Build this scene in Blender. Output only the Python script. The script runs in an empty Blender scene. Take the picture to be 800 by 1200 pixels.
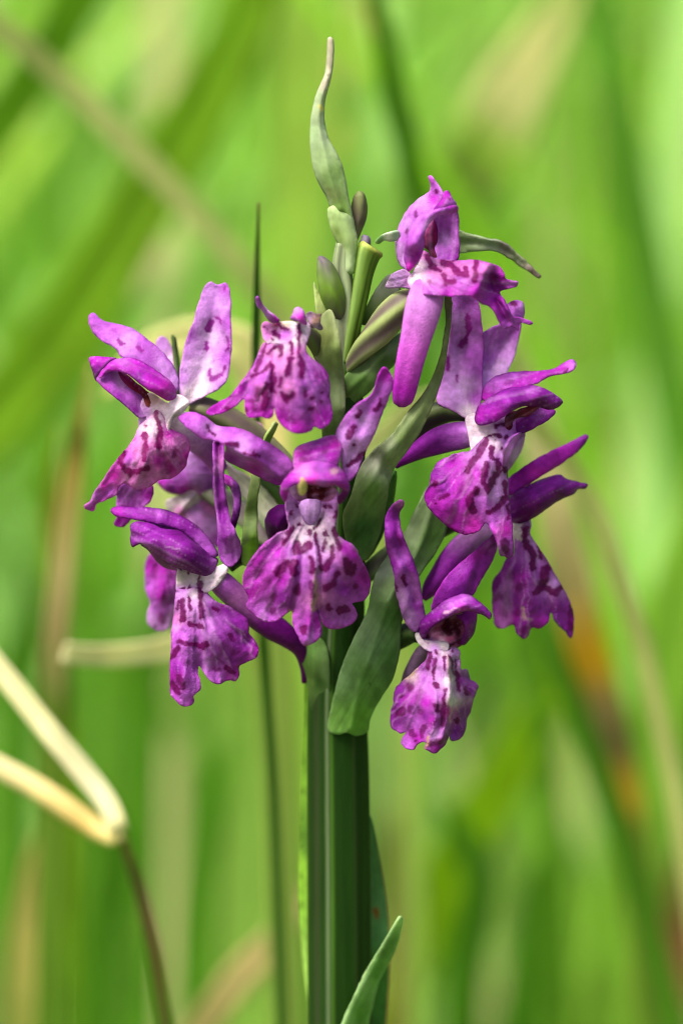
import bpy, math, random
import numpy as np
from mathutils import Vector
from mathutils.geometry import delaunay_2d_cdt

# ------------------------------------------------------------------ camera, sky, sun, exposure
scene = bpy.context.scene
PITCH = math.radians(9.0)
DIST = 0.35                      # camera to the flower spike, metres
CZ = 0.235                       # height of the middle of the spike above the soil
FWD = np.array([0.0, math.cos(PITCH), -math.sin(PITCH)])
UPV = np.array([0.0, math.sin(PITCH), math.cos(PITCH)])
CAM = np.array([0.0, 0.0, CZ]) - DIST * FWD

cam_data = bpy.data.cameras.new('camera')
cam_data.sensor_fit = 'VERTICAL'
cam_data.sensor_height = 36.0
cam_data.sensor_width = 24.0
cam_data.lens = 105.0
cam_data.clip_start = 0.01
cam_data.clip_end = 500.0
cam_data.dof.use_dof = True
cam_data.dof.focus_distance = DIST - 0.0075
cam_data.dof.aperture_fstop = 8.5
cam_data.dof.aperture_blades = 9
cam = bpy.data.objects.new('camera', cam_data)
cam.location = CAM
cam.rotation_euler = (math.pi / 2 - PITCH, 0, 0)
scene.collection.objects.link(cam)
scene.camera = cam

SUN_EL, SUN_AZ = math.radians(58), math.radians(228)     # azimuth clockwise from +Y
world = bpy.data.worlds.new('World')
scene.world = world
world.use_nodes = True
wn = world.node_tree.nodes
sky = wn.new('ShaderNodeTexSky')
sky.sky_type = 'NISHITA'
sky.sun_disc = False
sky.sun_elevation = SUN_EL
sky.sun_rotation = SUN_AZ
sky.air_density = 1.0
sky.dust_density = 8.0
sky.ozone_density = 1.0
wn['Background'].inputs['Strength'].default_value = 0.10
world.node_tree.links.new(sky.outputs['Color'], wn['Background'].inputs['Color'])

sun_data = bpy.data.lights.new('sun', 'SUN')
sun_data.energy = 3.4
sun_data.angle = math.radians(24)
sun_data.color = (1.0, 0.94, 0.84)
sun = bpy.data.objects.new('sun', sun_data)
sd = Vector((math.sin(SUN_AZ) * math.cos(SUN_EL), math.cos(SUN_AZ) * math.cos(SUN_EL), math.sin(SUN_EL)))
sun.rotation_euler = sd.to_track_quat('Z', 'Y').to_euler()
sun.location = sd * 3
scene.collection.objects.link(sun)

scene.view_settings.view_transform = 'Standard'
scene.view_settings.look = 'None'
scene.view_settings.exposure = 0.92
scene.view_settings.gamma = 1.0
scene.cycles.use_denoising = True
scene.cycles.pixel_filter_type = 'BLACKMAN_HARRIS'
scene.cycles.filter_width = 1.15
scene.cycles.max_bounces = 10
scene.cycles.transmission_bounces = 6

random.seed(5)
RNG = np.random.default_rng(11)
COL = scene.collection

# ------------------------------------------------------------------ helpers
PXM = 1e-4                       # one photograph pixel at the flower's distance, in metres
def P(px, py, d):
    """point at depth d (pixels of 0.1 mm behind the stem's plane) seen in direction px, py"""
    px = np.asarray(px, float); py = np.asarray(py, float); d = np.asarray(d, float) * PXM
    k = PXM / DIST
    dx = k * (px - 400); dyu = -k * (py - 600)
    vy = FWD[1] + UPV[1] * dyu; vz = FWD[2] + UPV[2] * dyu
    t = (d - CAM[1]) / vy
    return np.stack([CAM[0] + t * dx, CAM[1] + t * vy, CAM[2] + t * vz], -1)

def hashn(ix, iy, seed):
    h = np.sin(ix * 127.1 + iy * 311.7 + seed * 74.7) * 43758.5453
    return h - np.floor(h)
def noise2(x, y, seed=0):
    x = np.asarray(x, float); y = np.asarray(y, float)
    ix, iy = np.floor(x), np.floor(y); fx, fy = x - ix, y - iy
    fx = fx * fx * (3 - 2 * fx); fy = fy * fy * (3 - 2 * fy)
    a, b = hashn(ix, iy, seed), hashn(ix + 1, iy, seed)
    c, e = hashn(ix, iy + 1, seed), hashn(ix + 1, iy + 1, seed)
    return (a * (1 - fx) + b * fx) * (1 - fy) + (c * (1 - fx) + e * fx) * fy * 1.0
def fbm(x, y, seed=0):
    return (noise2(x, y, seed) + .5 * noise2(2.1 * x, 2.1 * y, seed + 3) + .25 * noise2(4.3 * x, 4.3 * y, seed + 7)) / 1.75

def crv(pts, closed, step):
    """smooth curve through pts (any dimension), resampled about every step (first two axes)"""
    p = np.array(pts, float); n = len(p); out = []
    for i in range(n if closed else n - 1):
        p0 = p[(i - 1) % n] if closed or i > 0 else 2 * p[0] - p[1]
        p1 = p[i]; p2 = p[(i + 1) % n]
        p3 = p[(i + 2) % n] if closed or i + 2 < n else 2 * p[-1] - p[-2]
        a, b, c = (np.linalg.norm((q - r)[:2]) + 1e-6 for q, r in ((p1, p0), (p2, p1), (p3, p2)))
        m1 = (p2 - p0) / (a + b) * b; m2 = (p3 - p1) / (b + c) * b
        if a + b > 0: m1 *= min(1, 2.2 * a / (a + b) + .15)
        k = max(1, int(round(b / step)))
        for j in range(k):
            t = j / k
            h00 = 2*t**3 - 3*t*t + 1; h10 = t**3 - 2*t*t + t; h01 = -2*t**3 + 3*t*t; h11 = t**3 - t*t
            out.append(h00 * p1 + h10 * m1 + h01 * p2 + h11 * m2)
    if not closed: out.append(p[-1])
    return np.array(out)

def seg_dist(x, y, poly, closed=False):
    q = np.array(poly, float)
    if len(q) == 1: return np.hypot(x - q[0, 0], y - q[0, 1])
    if closed: q = np.vstack([q, q[:1]])
    best = np.full(np.shape(x), 1e9)
    for a, b in zip(q[:-1], q[1:]):
        ab = b - a; L = ab @ ab + 1e-12
        t = np.clip(((x - a[0]) * ab[0] + (y - a[1]) * ab[1]) / L, 0, 1)
        best = np.minimum(best, np.hypot(x - a[0] - t * ab[0], y - a[1] - t * ab[1]))
    return best

def inside(x, y, poly):
    r = np.zeros(np.shape(x), bool); q = poly; j = len(q) - 1
    for i in range(len(q)):
        yi, yj, xi, xj = q[i, 1], q[j, 1], q[i, 0], q[j, 0]
        if yi != yj:
            r ^= ((yi > y) != (yj > y)) & (x < (xj - xi) * (y - yi) / (yj - yi) + xi)
        j = i
    return r

def tps(ctrl):
    c = np.array(ctrl, float)
    if len(c) < 3:
        m = c[:, 2].mean(); return lambda x, y: np.full(np.shape(x), m)
    n = len(c); xy = c[:, :2] / 100.0
    def U(r2): return 0.5 * r2 * np.log(r2 + 1e-9)
    r2 = ((xy[:, None] - xy[None]) ** 2).sum(-1)
    A = np.zeros((n + 3, n + 3)); A[:n, :n] = U(r2) + np.eye(n) * 2e-3
    A[:n, n] = 1; A[:n, n+1:] = xy; A[n, :n] = 1; A[n+1:, :n] = xy.T
    A[n+1, n+1] -= 1e-6; A[n+2, n+2] -= 1e-6
    w = np.linalg.lstsq(A, np.concatenate([c[:, 2], [0, 0, 0]]), rcond=None)[0]
    def f(x, y):
        X, Y = x / 100, y / 100
        s = w[n] + w[n+1] * X + w[n+2] * Y
        for i in range(n):
            s = s + w[i] * U((X - xy[i, 0]) ** 2 + (Y - xy[i, 1]) ** 2)
        return s
    return f

def idw(x, y, ctrl, p=2.6):
    num = np.zeros(np.shape(x) + (3,)); den = np.zeros(np.shape(x))
    for cx, cy, c in ctrl:
        w = 1 / ((x - cx) ** 2 + (y - cy) ** 2 + 4) ** (p / 2)
        num += w[..., None] * np.array(c); den += w
    return num / den[..., None]

def T(x0, y0, s):
    """reads points measured on an enlarged crop of the photograph"""
    def f(pts): return [(x0 + p[0] / s, y0 + p[1] / s) + tuple(p[2:]) for p in pts]
    f.s = s
    return f
T1 = T(0, 0, 1)

def link(ob, parent=None):
    COL.objects.link(ob)
    if parent is not None: ob.parent = parent
    return ob

def mesh_obj(name, verts, faces, mat, parent=None, color=None, thick=0.0, origin=(0, 0, 0), smooth=True):
    me = bpy.data.meshes.new(name)
    v = np.asarray(verts, float) - np.asarray(origin, float)
    me.from_pydata(v.tolist(), [], [list(map(int, f)) for f in faces])
    if smooth: me.polygons.foreach_set('use_smooth', [True] * len(me.polygons))
    if color is not None:
        at = me.attributes.new('pigment', 'FLOAT_COLOR', 'POINT')
        c = np.ones((len(v), 4)); c[:, :3] = np.clip(color, 0, 1)
        at.data.foreach_set('color', c.ravel())
    me.materials.append(mat)
    me.update()
    ob = bpy.data.objects.new(name, me)
    link(ob, parent)
    if thick:
        so = ob.modifiers.new('thickness', 'SOLIDIFY'); so.thickness = thick; so.offset = -1
    return ob

SEED = [0]
def petal(name, parent, t, outline, depth, col, marks=(), mark_col=None, bulge=None, crease=(), ruffle=1.2,
          sp=2.2, thick=1.5, mat=None, edge=None, streak=None, rough=.5, warp=3.0, origin=None, vein=None):
    """a thin curved sheet with its own outline, relief and pigment; coordinates in the crop t"""
    SEED[0] += 1; sd_ = SEED[0]
    s = t.s
    ol = crv(t(outline), True, sp * 1.05)
    jig = np.stack([noise2(ol[:, 0] / 5, ol[:, 1] / 5, sd_), noise2(ol[:, 0] / 5, ol[:, 1] / 5, sd_ + 50)], -1) - .5
    ol = ol + jig * 2 * rough
    keep = [0]
    for i in range(1, len(ol)):
        if np.linalg.norm(ol[i] - ol[keep[-1]]) > sp * .45: keep.append(i)
    ol = ol[keep]
    x0, y0 = ol.min(0); x1, y1 = ol.max(0)
    gx, gy = np.meshgrid(np.arange(x0, x1, sp), np.arange(y0, y1, sp * .866))
    gx = gx + (np.arange(gx.shape[0]) % 2)[:, None] * sp * .5
    gx, gy = gx.ravel(), gy.ravel()
    gx = gx + RNG.uniform(-.15, .15, gx.shape) * sp; gy = gy + RNG.uniform(-.15, .15, gy.shape) * sp
    m = inside(gx, gy, ol)
    gx, gy = gx[m], gy[m]
    m = seg_dist(gx, gy, ol, True) > sp * .55
    pts = np.concatenate([ol, np.stack([gx[m], gy[m]], -1)])
    n = len(ol)
    vs, _, fs, *_r = delaunay_2d_cdt([Vector(p) for p in pts], [], [list(range(n))], 1, 1e-5)
    v = np.array([tuple(q) for q in vs]); x, y = v[:, 0], v[:, 1]
    ed = seg_dist(x, y, ol, True)
    d = tps(t(depth))(x, y)
    if bulge:
        q = np.clip(ed / bulge[1], 0, 1)
        d = d - bulge[0] * .75 * q * (2 - q)
    for pl, amp, w in crease:
        d = d + amp * np.exp(-(seg_dist(x, y, crv(t(pl), False, 4)) / w) ** 2)
    if ruffle:
        wgt = .35 + .65 * np.exp(-ed / 9)
        d = d + ruffle * wgt * (fbm(x / 17, y / 17, sd_ + 9) - .5) * 5
        d = d + ruffle * .5 * (fbm(x / 6, y / 6, sd_ + 19) - .5)
    c = idw(x, y, [(a, b, k) for a, b, k in t(col)])
    if edge is not None:
        e = (.45 * np.exp(-ed / 2.6))[:, None]; c = c * (1 - e) + np.array(edge) * e
    if streak:
        ax = np.array(streak[0], float); ax /= np.linalg.norm(ax)
        al = x * ax[0] + y * ax[1]; ac = -x * ax[1] + y * ax[0]
        q = noise2(ac / streak[1], al / 60, sd_ + 2) * .6 + noise2(ac / streak[1] * 2.3, al / 45, sd_ + 4) * .4 - .5
        c = c * (1 + streak[2] * 2 * q)[:, None]
        d = d + q * streak[3] if len(streak) > 3 else d
    if vein is not None or (mat is None and not streak):
        if vein is not None:           # veins fan out from the throat
            (vx, vy), = t([vein]); rr = np.hypot(x - vx, y - vy) + 6
            ang = np.arctan2(y - vy, x - vx) + .12 * (fbm(x / 14, y / 14, sd_ + 5) - .5)
            va = .24; ln = np.exp(-((noise2(ang * 11, rr / 120, sd_ + 43) - .5) / .055) ** 2); q = .55 * noise2(ang * 9, rr / 70, sd_ + 41) + .45 * noise2(ang * 22, rr / 50, sd_ + 42) - .5
        else:                          # veins run along the petal
            pc = v - v.mean(0); ev, em = np.linalg.eigh(pc.T @ pc); ax = em[:, 1]
            al = pc @ ax; ac = pc @ em[:, 0] + 2.5 * (fbm(x / 20, y / 20, sd_ + 5) - .5)
            va = .17; ln = .7 * np.exp(-((noise2(ac / 4.2, al / 110, sd_ + 43) - .5) / .06) ** 2); q = .55 * noise2(ac / 3.2, al / 70, sd_ + 41) + .45 * noise2(ac / 1.5 + 9, al / 40, sd_ + 42) - .5
        c = c * (1 + va * 2 * q)[:, None]; c = c + (np.array((.62, .34, .72)) - c) * (.30 * ln)[:, None]; d = d - 1.2 * ln + (3.4 if vein is not None else 1.6) * q
    q = fbm(x / 9, y / 9, sd_ + 31) - .5
    c = c * (1 + .55 * q)[:, None]
    if marks:
        wx = x + warp * 2 * (fbm(x / 7, y / 7, sd_ + 61) - .5); wy = y + warp * 2 * (fbm(x / 7, y / 7, sd_ + 71) - .5)
        mk = np.zeros(len(x))
        for mm in marks:
            pl, r = mm[0], mm[1] / s
            st = mm[2] if len(mm) > 2 else 1.0
            dd = seg_dist(wx, wy, t(pl)); r = r * (.7 + .6 * noise2(x / 6, y / 6, sd_ + 97))
            soft = 1.5 if st >= 1 else np.maximum(2.0, r * .7)
            k = np.clip((r + soft * .5 - dd) / soft, 0, 1); k = k * k * (3 - 2 * k)
            if len(mm) > 3:
                k = (k * st * (.3 + 1.1 * noise2(x / 3, y / 3, sd_ + 91)).clip(0, 1))[:, None]; c = c * (1 - k) + np.array(mm[3]) * k; continue
            mk = np.maximum(mk, k * min(st, 1) * .97)
            mk = np.maximum(mk, np.clip((r + 6 - dd) / 6, 0, 1) * (.30 if vein is not None else .08) * min(st, 1))
        mk = mk * (.86 + .28 * fbm(x / 4, y / 4, sd_ + 81)).clip(0, 1)
        c = c * (1 - mk)[:, None] + np.array(mark_col if mark_col is not None else K) * mk[:, None]
    w3 = P(x, y, d)
    fs = [list(f) for f in fs if len(f) == 3]
    f = np.array(fs)
    nrm = np.cross(w3[f[:, 1]] - w3[f[:, 0]], w3[f[:, 2]] - w3[f[:, 0]])
    if nrm[:, 1].sum() > 0: f = f[:, ::-1]
    return mesh_obj(name, w3, f, mat or M_PETAL, parent, c, thick * PXM, ORIGIN if origin is None else origin)

def tube(name, parent, path, colf, mat, ridges=None, seg=20, step=4, origin=None, flat=1.0, caps=True):
    """path: (px, py, d, r) in photograph pixels; colf(t, angle, px, py) -> colours"""
    q = crv(path, False, step)
    c = P(q[:, 0], q[:, 1], q[:, 2]); r = q[:, 3] * PXM
    return tube3(name, parent, c, r, colf, mat, ridges, seg, origin, flat, q)

def tube3(name, parent, c, r, colf, mat, ridges=None, seg=20, origin=None, flat=1.0, q=None):
    n = len(c)
    tg = np.gradient(c, axis=0); tg /= np.linalg.norm(tg, axis=1)[:, None] + 1e-12
    ref = np.array([0, 1.0, 0])
    sx = np.cross(tg, ref); sx /= np.linalg.norm(sx, axis=1)[:, None] + 1e-12
    sy = np.cross(sx, tg)          # points away from the camera or towards it
    a = np.arange(seg) / seg * 2 * math.pi
    tt = np.linspace(0, 1, n)
    A, TT = np.meshgrid(a, tt)
    R = r[:, None] * (1 + (ridges(TT, A) if ridges else 0))
    v = c[:, None] + sx[:, None] * (R * np.cos(A))[..., None] + sy[:, None] * (R * np.sin(A) * flat)[..., None]
    verts = v.reshape(-1, 3)
    col = colf(TT, A).reshape(-1, 3)
    faces = []
    for i in range(n - 1):
        for j in range(seg):
            k = (j + 1) % seg
            faces.append((i * seg + j, i * seg + k, (i + 1) * seg + k, (i + 1) * seg + j))
    verts = np.vstack([verts, c[0], c[-1]]); col = np.vstack([col, col[0], col[-1]])
    b0, b1 = n * seg, n * seg + 1
    for j in range(seg):
        k = (j + 1) % seg
        faces.append((b0, k, j)); faces.append((b1, (n - 1) * seg + j, (n - 1) * seg + k))
    return mesh_obj(name, verts, faces, mat, parent, col, 0, ORIGIN if origin is None else origin)

def grad(*stops):
    ts = [s[0] for s in stops]; cs = np.array([s[1] for s in stops])
    def f(t):
        return np.stack([np.interp(t, ts, cs[:, i]) for i in range(3)], -1)
    return f

# ------------------------------------------------------------------ materials
def leafy(name, rough, spec, transl, nscale, namt, bscale, bdist, stretch=(1, 1, 1), coat=0.0, tint=(1, 1, 1)):
    m = bpy.data.materials.new(name); m.use_nodes = True
    nt = m.node_tree; N = nt.nodes; Lk = nt.links.new
    out = N['Material Output']; bs = N['Principled BSDF']
    at = N.new('ShaderNodeAttribute'); at.attribute_name = 'pigment'
    tc = N.new('ShaderNodeTexCoord'); mp = N.new('ShaderNodeMapping'); mp.inputs['Scale'].default_value = stretch
    Lk(tc.outputs['Object'], mp.inputs['Vector'])
    nz = N.new('ShaderNodeTexNoise'); nz.inputs['Scale'].default_value = nscale; nz.inputs['Detail'].default_value = 4
    Lk(mp.outputs[0], nz.inputs['Vector'])
    mr = N.new('ShaderNodeMapRange'); mr.inputs['From Min'].default_value = .3; mr.inputs['From Max'].default_value = .7
    mr.inputs['To Min'].default_value = 1 - namt; mr.inputs['To Max'].default_value = 1 + namt
    Lk(nz.outputs['Fac'], mr.inputs['Value'])
    mx = N.new('ShaderNodeVectorMath'); mx.operation = 'SCALE'
    Lk(at.outputs['Color'], mx.inputs[0]); Lk(mr.outputs[0], mx.inputs['Scale'])
    Lk(mx.outputs[0], bs.inputs['Base Color'])
    bs.inputs['Roughness'].default_value = rough
    bs.inputs['Specular IOR Level'].default_value = spec
    bs.inputs['Coat Weight'].default_value = coat
    bn = N.new('ShaderNodeTexNoise'); bn.inputs['Scale'].default_value = bscale; bn.inputs['Detail'].default_value = 3
    Lk(mp.outputs[0], bn.inputs['Vector'])
    bp = N.new('ShaderNodeBump'); bp.inputs['Strength'].default_value = 1.0; bp.inputs['Distance'].default_value = bdist
    Lk(bn.outputs['Fac'], bp.inputs['Height']); Lk(bp.outputs[0], bs.inputs['Normal'])
    tr = N.new('ShaderNodeBsdfTranslucent')
    tm = N.new('ShaderNodeVectorMath'); tm.operation = 'MULTIPLY'; tm.inputs[1].default_value = tint
    Lk(mx.outputs[0], tm.inputs[0]); Lk(tm.outputs[0], tr.inputs['Color']); Lk(bp.outputs[0], tr.inputs['Normal'])
    ms = N.new('ShaderNodeMixShader'); ms.inputs[0].default_value = transl
    Lk(bs.outputs[0], ms.inputs[1]); Lk(tr.outputs[0], ms.inputs[2]); Lk(ms.outputs[0], out.inputs['Surface'])
    return m
M_PETAL = leafy('petal_tissue', .46, .12, .30, 1500, .2, 4600, 7.0e-5, tint=(1.1, .9, 1.05))
M_BRACT = leafy('bract_tissue', .52, .16, .22, 700, .14, 3000, 4.0e-5, stretch=(1, 1, .35), tint=(1.1, 1.2, .5))
M_STEM = leafy('stem_tissue', .5, .14, .05, 900, .14, 2500, 3.0e-5, stretch=(1, 1, .12))
M_GRASS = leafy('grass_tissue', .42, .40, .42, 160, .16, 900, 4.0e-5, stretch=(1, 1, .15), tint=(1.1, 1.2, .5))
M_STRAW = leafy('straw_tissue', .5, .35, .25, 200, .15, 1200, 4.0e-5, stretch=(1, 1, .15))

L = (.41, .088, .53); L2 = (.56, .25, .70); V = (.23, .016, .31); M = (.37, .014, .41); D = (.125, .003, .165)
W = (.74, .62, .73); K = (.105, .0, .072); R = (.08, .002, .009); PK = (.62, .18, .56); HM = (.58, .02, .50)
GD = (.009, .034, .003); GB = (.10, .19, .055); GL = (.27, .42, .15); GY = (.16, .32, .025); PU = (.15, .08, .13)
GG = (.17, .24, .13); TAN = (.55, .36, .20)

# ------------------------------------------------------------------ the orchid: one plant, its flowers, bracts and leaves
ORIGIN = (0.0, 0.0, 0.0)
orchid = bpy.data.objects.new('spotted_orchid', None)
orchid.empty_display_size = .02
link(orchid)
orchid['label'] = 'purple spotted wild orchid in full bloom on a ridged dark green stem'
orchid['category'] = 'orchid'

def stem_ridges(t, a):
    # sy points away from the camera: angle 3/2 pi faces it
    g = 0
    for c, w, h in ((5.03, .12, .08), (4.20, .09, .03), (5.87, .16, .10), (3.47, .2, .06), (2.6, .2, .06), (1.6, .25, .06), (.6, .2, .05)):
        dd = np.abs((a - c + math.pi) % (2 * math.pi) - math.pi)
        g = g + h * np.exp(-(dd / w) ** 2)
    return g
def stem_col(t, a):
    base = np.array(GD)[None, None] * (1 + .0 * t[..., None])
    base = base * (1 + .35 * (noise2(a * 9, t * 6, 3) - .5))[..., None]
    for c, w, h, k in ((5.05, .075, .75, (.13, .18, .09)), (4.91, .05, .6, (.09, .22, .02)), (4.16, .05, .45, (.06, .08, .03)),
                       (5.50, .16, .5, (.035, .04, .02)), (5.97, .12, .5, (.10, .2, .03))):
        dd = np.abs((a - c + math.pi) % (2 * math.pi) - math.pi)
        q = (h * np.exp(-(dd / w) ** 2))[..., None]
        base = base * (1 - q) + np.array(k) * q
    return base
foot = P(400, 600, 0); foot[2] = 0
sp_ = [(398, 1200, 0, 38), (397, 1000, 0, 37), (396, 900, 0, 36), (395, 820, 0, 34), (396, 760, 0, 31), (400, 680, 0, 27),
       (404, 600, 0, 24), (406, 520, 0, 21), (407, 440, 0, 17), (409, 370, 0, 13)]
q_ = crv(sp_, False, 6)
c_ = P(q_[:, 0], q_[:, 1], q_[:, 2]); r_ = q_[:, 3] * PXM
low = np.linspace(0, 1, 12, endpoint=False)[:, None]
c_ = np.vstack([np.array([c_[0, 0], .002, -.004]) * (1 - low) + c_[0] * low, c_])
r_ = np.concatenate([np.linspace(.0046, .0038, 12, endpoint=False), r_])
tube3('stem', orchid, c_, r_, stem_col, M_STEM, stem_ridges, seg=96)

def solid(c):
    c = np.array(c)
    return lambda t, a: np.broadcast_to(c, t.shape + (3,)) * (1 + .3 * (noise2(a * 2, t * 9, 5) - .5))[..., None]
def twisted(c1, c2, turns, n=3):
    c1, c2 = np.array(c1), np.array(c2)
    def f(t, a):
        k = (.5 + .5 * np.sin(n * a + turns * 2 * math.pi * t))[..., None] ** 1.5
        return c1 * k + c2 * (1 - k)
    return f
def twist_ridge(turns, n=3, h=.14):
    return lambda t, a: h * np.sin(n * a + turns * 2 * math.pi * t)

def bract(t, outline, depth, col, name='bract', **kw):
    kw.setdefault('mat', M_BRACT); kw.setdefault('sp', 2.6); kw.setdefault('thick', 3.2); kw.setdefault('ruffle', .25)
    kw.setdefault('rough', .3)
    return petal(name, orchid, t, outline, depth, col, **kw)

# --- leaves and sheaths on the lower stem
t = T(340, 1000, 5)
bract(t, [(650, 368), (662, 385), (655, 430), (620, 560), (560, 680), (520, 760), (490, 870), (460, 1000), (420, 1250), (300, 1500), (150, 1500), (240, 1250), (300, 1000), (360, 860), (430, 720), (500, 600), (580, 470)],
      [(650, 375, -85), (480, 640, -75), (560, 640, -62), (330, 1000, -66), (460, 1000, -40), (230, 1400, -40), (330, 1400, -34)],
      [(650, 375, (.30, .48, .16)), (420, 740, (.27, .46, .17)), (330, 980, (.27, .46, .17)), (520, 720, (.10, .26, .04)), (420, 960, (.11, .27, .04)), (610, 540, (.10, .22, .05)), (300, 1400, (.1, .25, .05))],
      name='leaf', crease=[([(640, 390), (520, 620), (400, 850), (300, 1080)], -9, 7)], streak=((.5, -.86), 2.2, .16, 1.5),
      edge=(.36, .52, .25))
bract(T1, [(436, 960), (446, 1010), (454, 1070), (456, 1130), (452, 1200), (448, 1300), (400, 1340), (400, 1200), (408, 1080), (418, 1000), (428, 950)],
      [(436, 960, 18), (450, 1080, 30), (412, 1080, 12), (448, 1220, 36), (405, 1220, 16), (410, 1330, 20)],
      [(445, 1010, (.08, .2, .06)), (452, 1080, (.10, .24, .09)), (445, 1150, (.06, .18, .03)), (440, 1250, (.03, .1, .02))], name='leaf',
      marks=[([(440, 1065), (441, 1074)], 3)], mark_col=(.25, .06, .01), streak=((0, 1), 2, .15, 1))
bract(T1, [(358, 790), (355, 850), (352, 920), (350, 1000), (350, 1060), (354, 1120), (361, 1180), (370, 1260), (395, 1320), (400, 1200), (392, 1000), (384, 850), (372, 780)],
      [(358, 850, 12), (353, 1000, 14), (362, 1180, 14), (385, 850, 0), (392, 1000, 2), (398, 1200, 2), (380, 1300, 5)],
      [(355, 900, (.26, .50, .05)), (352, 1020, (.28, .54, .05)), (360, 1170, (.32, .55, .1)), (375, 1000, (.05, .14, .02))], name='leaf',
      marks=[([(353 + (i * 37 % 5) * .6, 860 + 31 * i + (i * 53 % 17)), (354, 862 + 31 * i + (i * 53 % 17))], 1.3, .5) for i in range(9)], mark_col=(.03, .05, .01))
bract(T1, [(340, 755), (356, 746), (378, 750), (386, 780), (384, 830), (376, 850), (366, 845), (361, 815), (358, 790), (351, 772)],
      [(342, 756, -20), (380, 755, -33), (360, 800, -20), (385, 800, -36), (372, 775, -37), (372, 846, -22)],
      [(345, 758, (.13, .24, .04)), (365, 760, (.09, .19, .04)), (362, 800, (.12, .20, .05)), (374, 800, (.03, .07, .015)), (384, 790, (.10, .16, .06)), (372, 840, (.02, .05, .01))],
      name='sheath', streak=((0, 1), 2, .15, 1))

# --- big bracts between the flowers
t = T(340, 560, 3.75)
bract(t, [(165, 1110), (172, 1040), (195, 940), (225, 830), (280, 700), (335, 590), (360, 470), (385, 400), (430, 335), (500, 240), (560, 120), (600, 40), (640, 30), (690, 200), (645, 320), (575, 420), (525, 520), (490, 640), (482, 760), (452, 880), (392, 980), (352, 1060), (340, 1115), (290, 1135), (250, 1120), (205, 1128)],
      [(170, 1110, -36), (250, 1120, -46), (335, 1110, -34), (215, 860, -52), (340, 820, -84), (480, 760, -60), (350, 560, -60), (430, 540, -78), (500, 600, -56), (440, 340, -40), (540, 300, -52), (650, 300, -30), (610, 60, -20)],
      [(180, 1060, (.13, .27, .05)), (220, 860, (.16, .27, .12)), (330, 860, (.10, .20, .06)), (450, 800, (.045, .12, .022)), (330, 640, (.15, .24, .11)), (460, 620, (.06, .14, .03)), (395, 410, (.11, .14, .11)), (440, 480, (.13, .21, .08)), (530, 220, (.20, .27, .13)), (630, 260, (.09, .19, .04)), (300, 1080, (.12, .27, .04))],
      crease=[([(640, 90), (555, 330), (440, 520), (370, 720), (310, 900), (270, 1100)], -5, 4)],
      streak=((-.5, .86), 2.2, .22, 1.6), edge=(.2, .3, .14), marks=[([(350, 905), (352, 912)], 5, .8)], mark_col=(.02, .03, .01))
t = T(340, 280, 3.527)
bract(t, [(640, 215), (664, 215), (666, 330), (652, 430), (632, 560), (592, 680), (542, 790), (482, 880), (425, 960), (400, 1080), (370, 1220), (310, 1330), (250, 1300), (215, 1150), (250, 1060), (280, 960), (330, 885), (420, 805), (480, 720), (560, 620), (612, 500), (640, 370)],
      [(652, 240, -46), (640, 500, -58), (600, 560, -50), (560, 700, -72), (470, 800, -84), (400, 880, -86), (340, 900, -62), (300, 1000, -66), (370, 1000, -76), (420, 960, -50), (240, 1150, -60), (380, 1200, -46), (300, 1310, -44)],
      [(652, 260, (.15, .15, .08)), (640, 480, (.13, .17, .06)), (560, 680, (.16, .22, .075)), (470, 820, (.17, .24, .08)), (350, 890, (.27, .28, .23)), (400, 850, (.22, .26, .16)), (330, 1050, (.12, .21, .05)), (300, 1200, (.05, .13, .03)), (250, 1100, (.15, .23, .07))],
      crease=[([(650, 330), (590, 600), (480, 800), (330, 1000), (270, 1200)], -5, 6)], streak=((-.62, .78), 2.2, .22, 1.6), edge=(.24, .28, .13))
bract(t, [(340, 1230), (372, 1150), (392, 1060), (418, 985), (440, 960), (428, 1080), (400, 1180), (350, 1290), (310, 1330)],
      [(430, 980, -22), (400, 1080, -30), (340, 1270, -28), (420, 1100, -16)], [(420, 1000, (.04, .12, .02)), (360, 1230, (.03, .09, .02)), (330, 1300, (.12, .2, .06))])
bract(t, [(128, 318), (160, 290), (176, 302), (200, 380), (215, 480), (225, 600), (228, 700), (205, 765), (210, 900), (150, 900), (130, 780), (150, 640), (130, 540), (90, 470), (76, 440), (84, 380), (124, 350)],
      [(165, 300, -60), (90, 440, -52), (170, 450, -78), (222, 600, -58), (170, 700, -70), (180, 880, -50)],
      [(165, 310, (.17, .22, .08)), (120, 400, (.14, .17, .05)), (170, 480, (.17, .24, .07)), (215, 600, (.20, .27, .12)), (180, 800, (.14, .22, .07))],
      crease=[([(165, 300), (195, 480), (205, 700)], -3, 5)], streak=((.1, 1), 2.0, .13, 1), edge=(.28, .3, .17))

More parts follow.
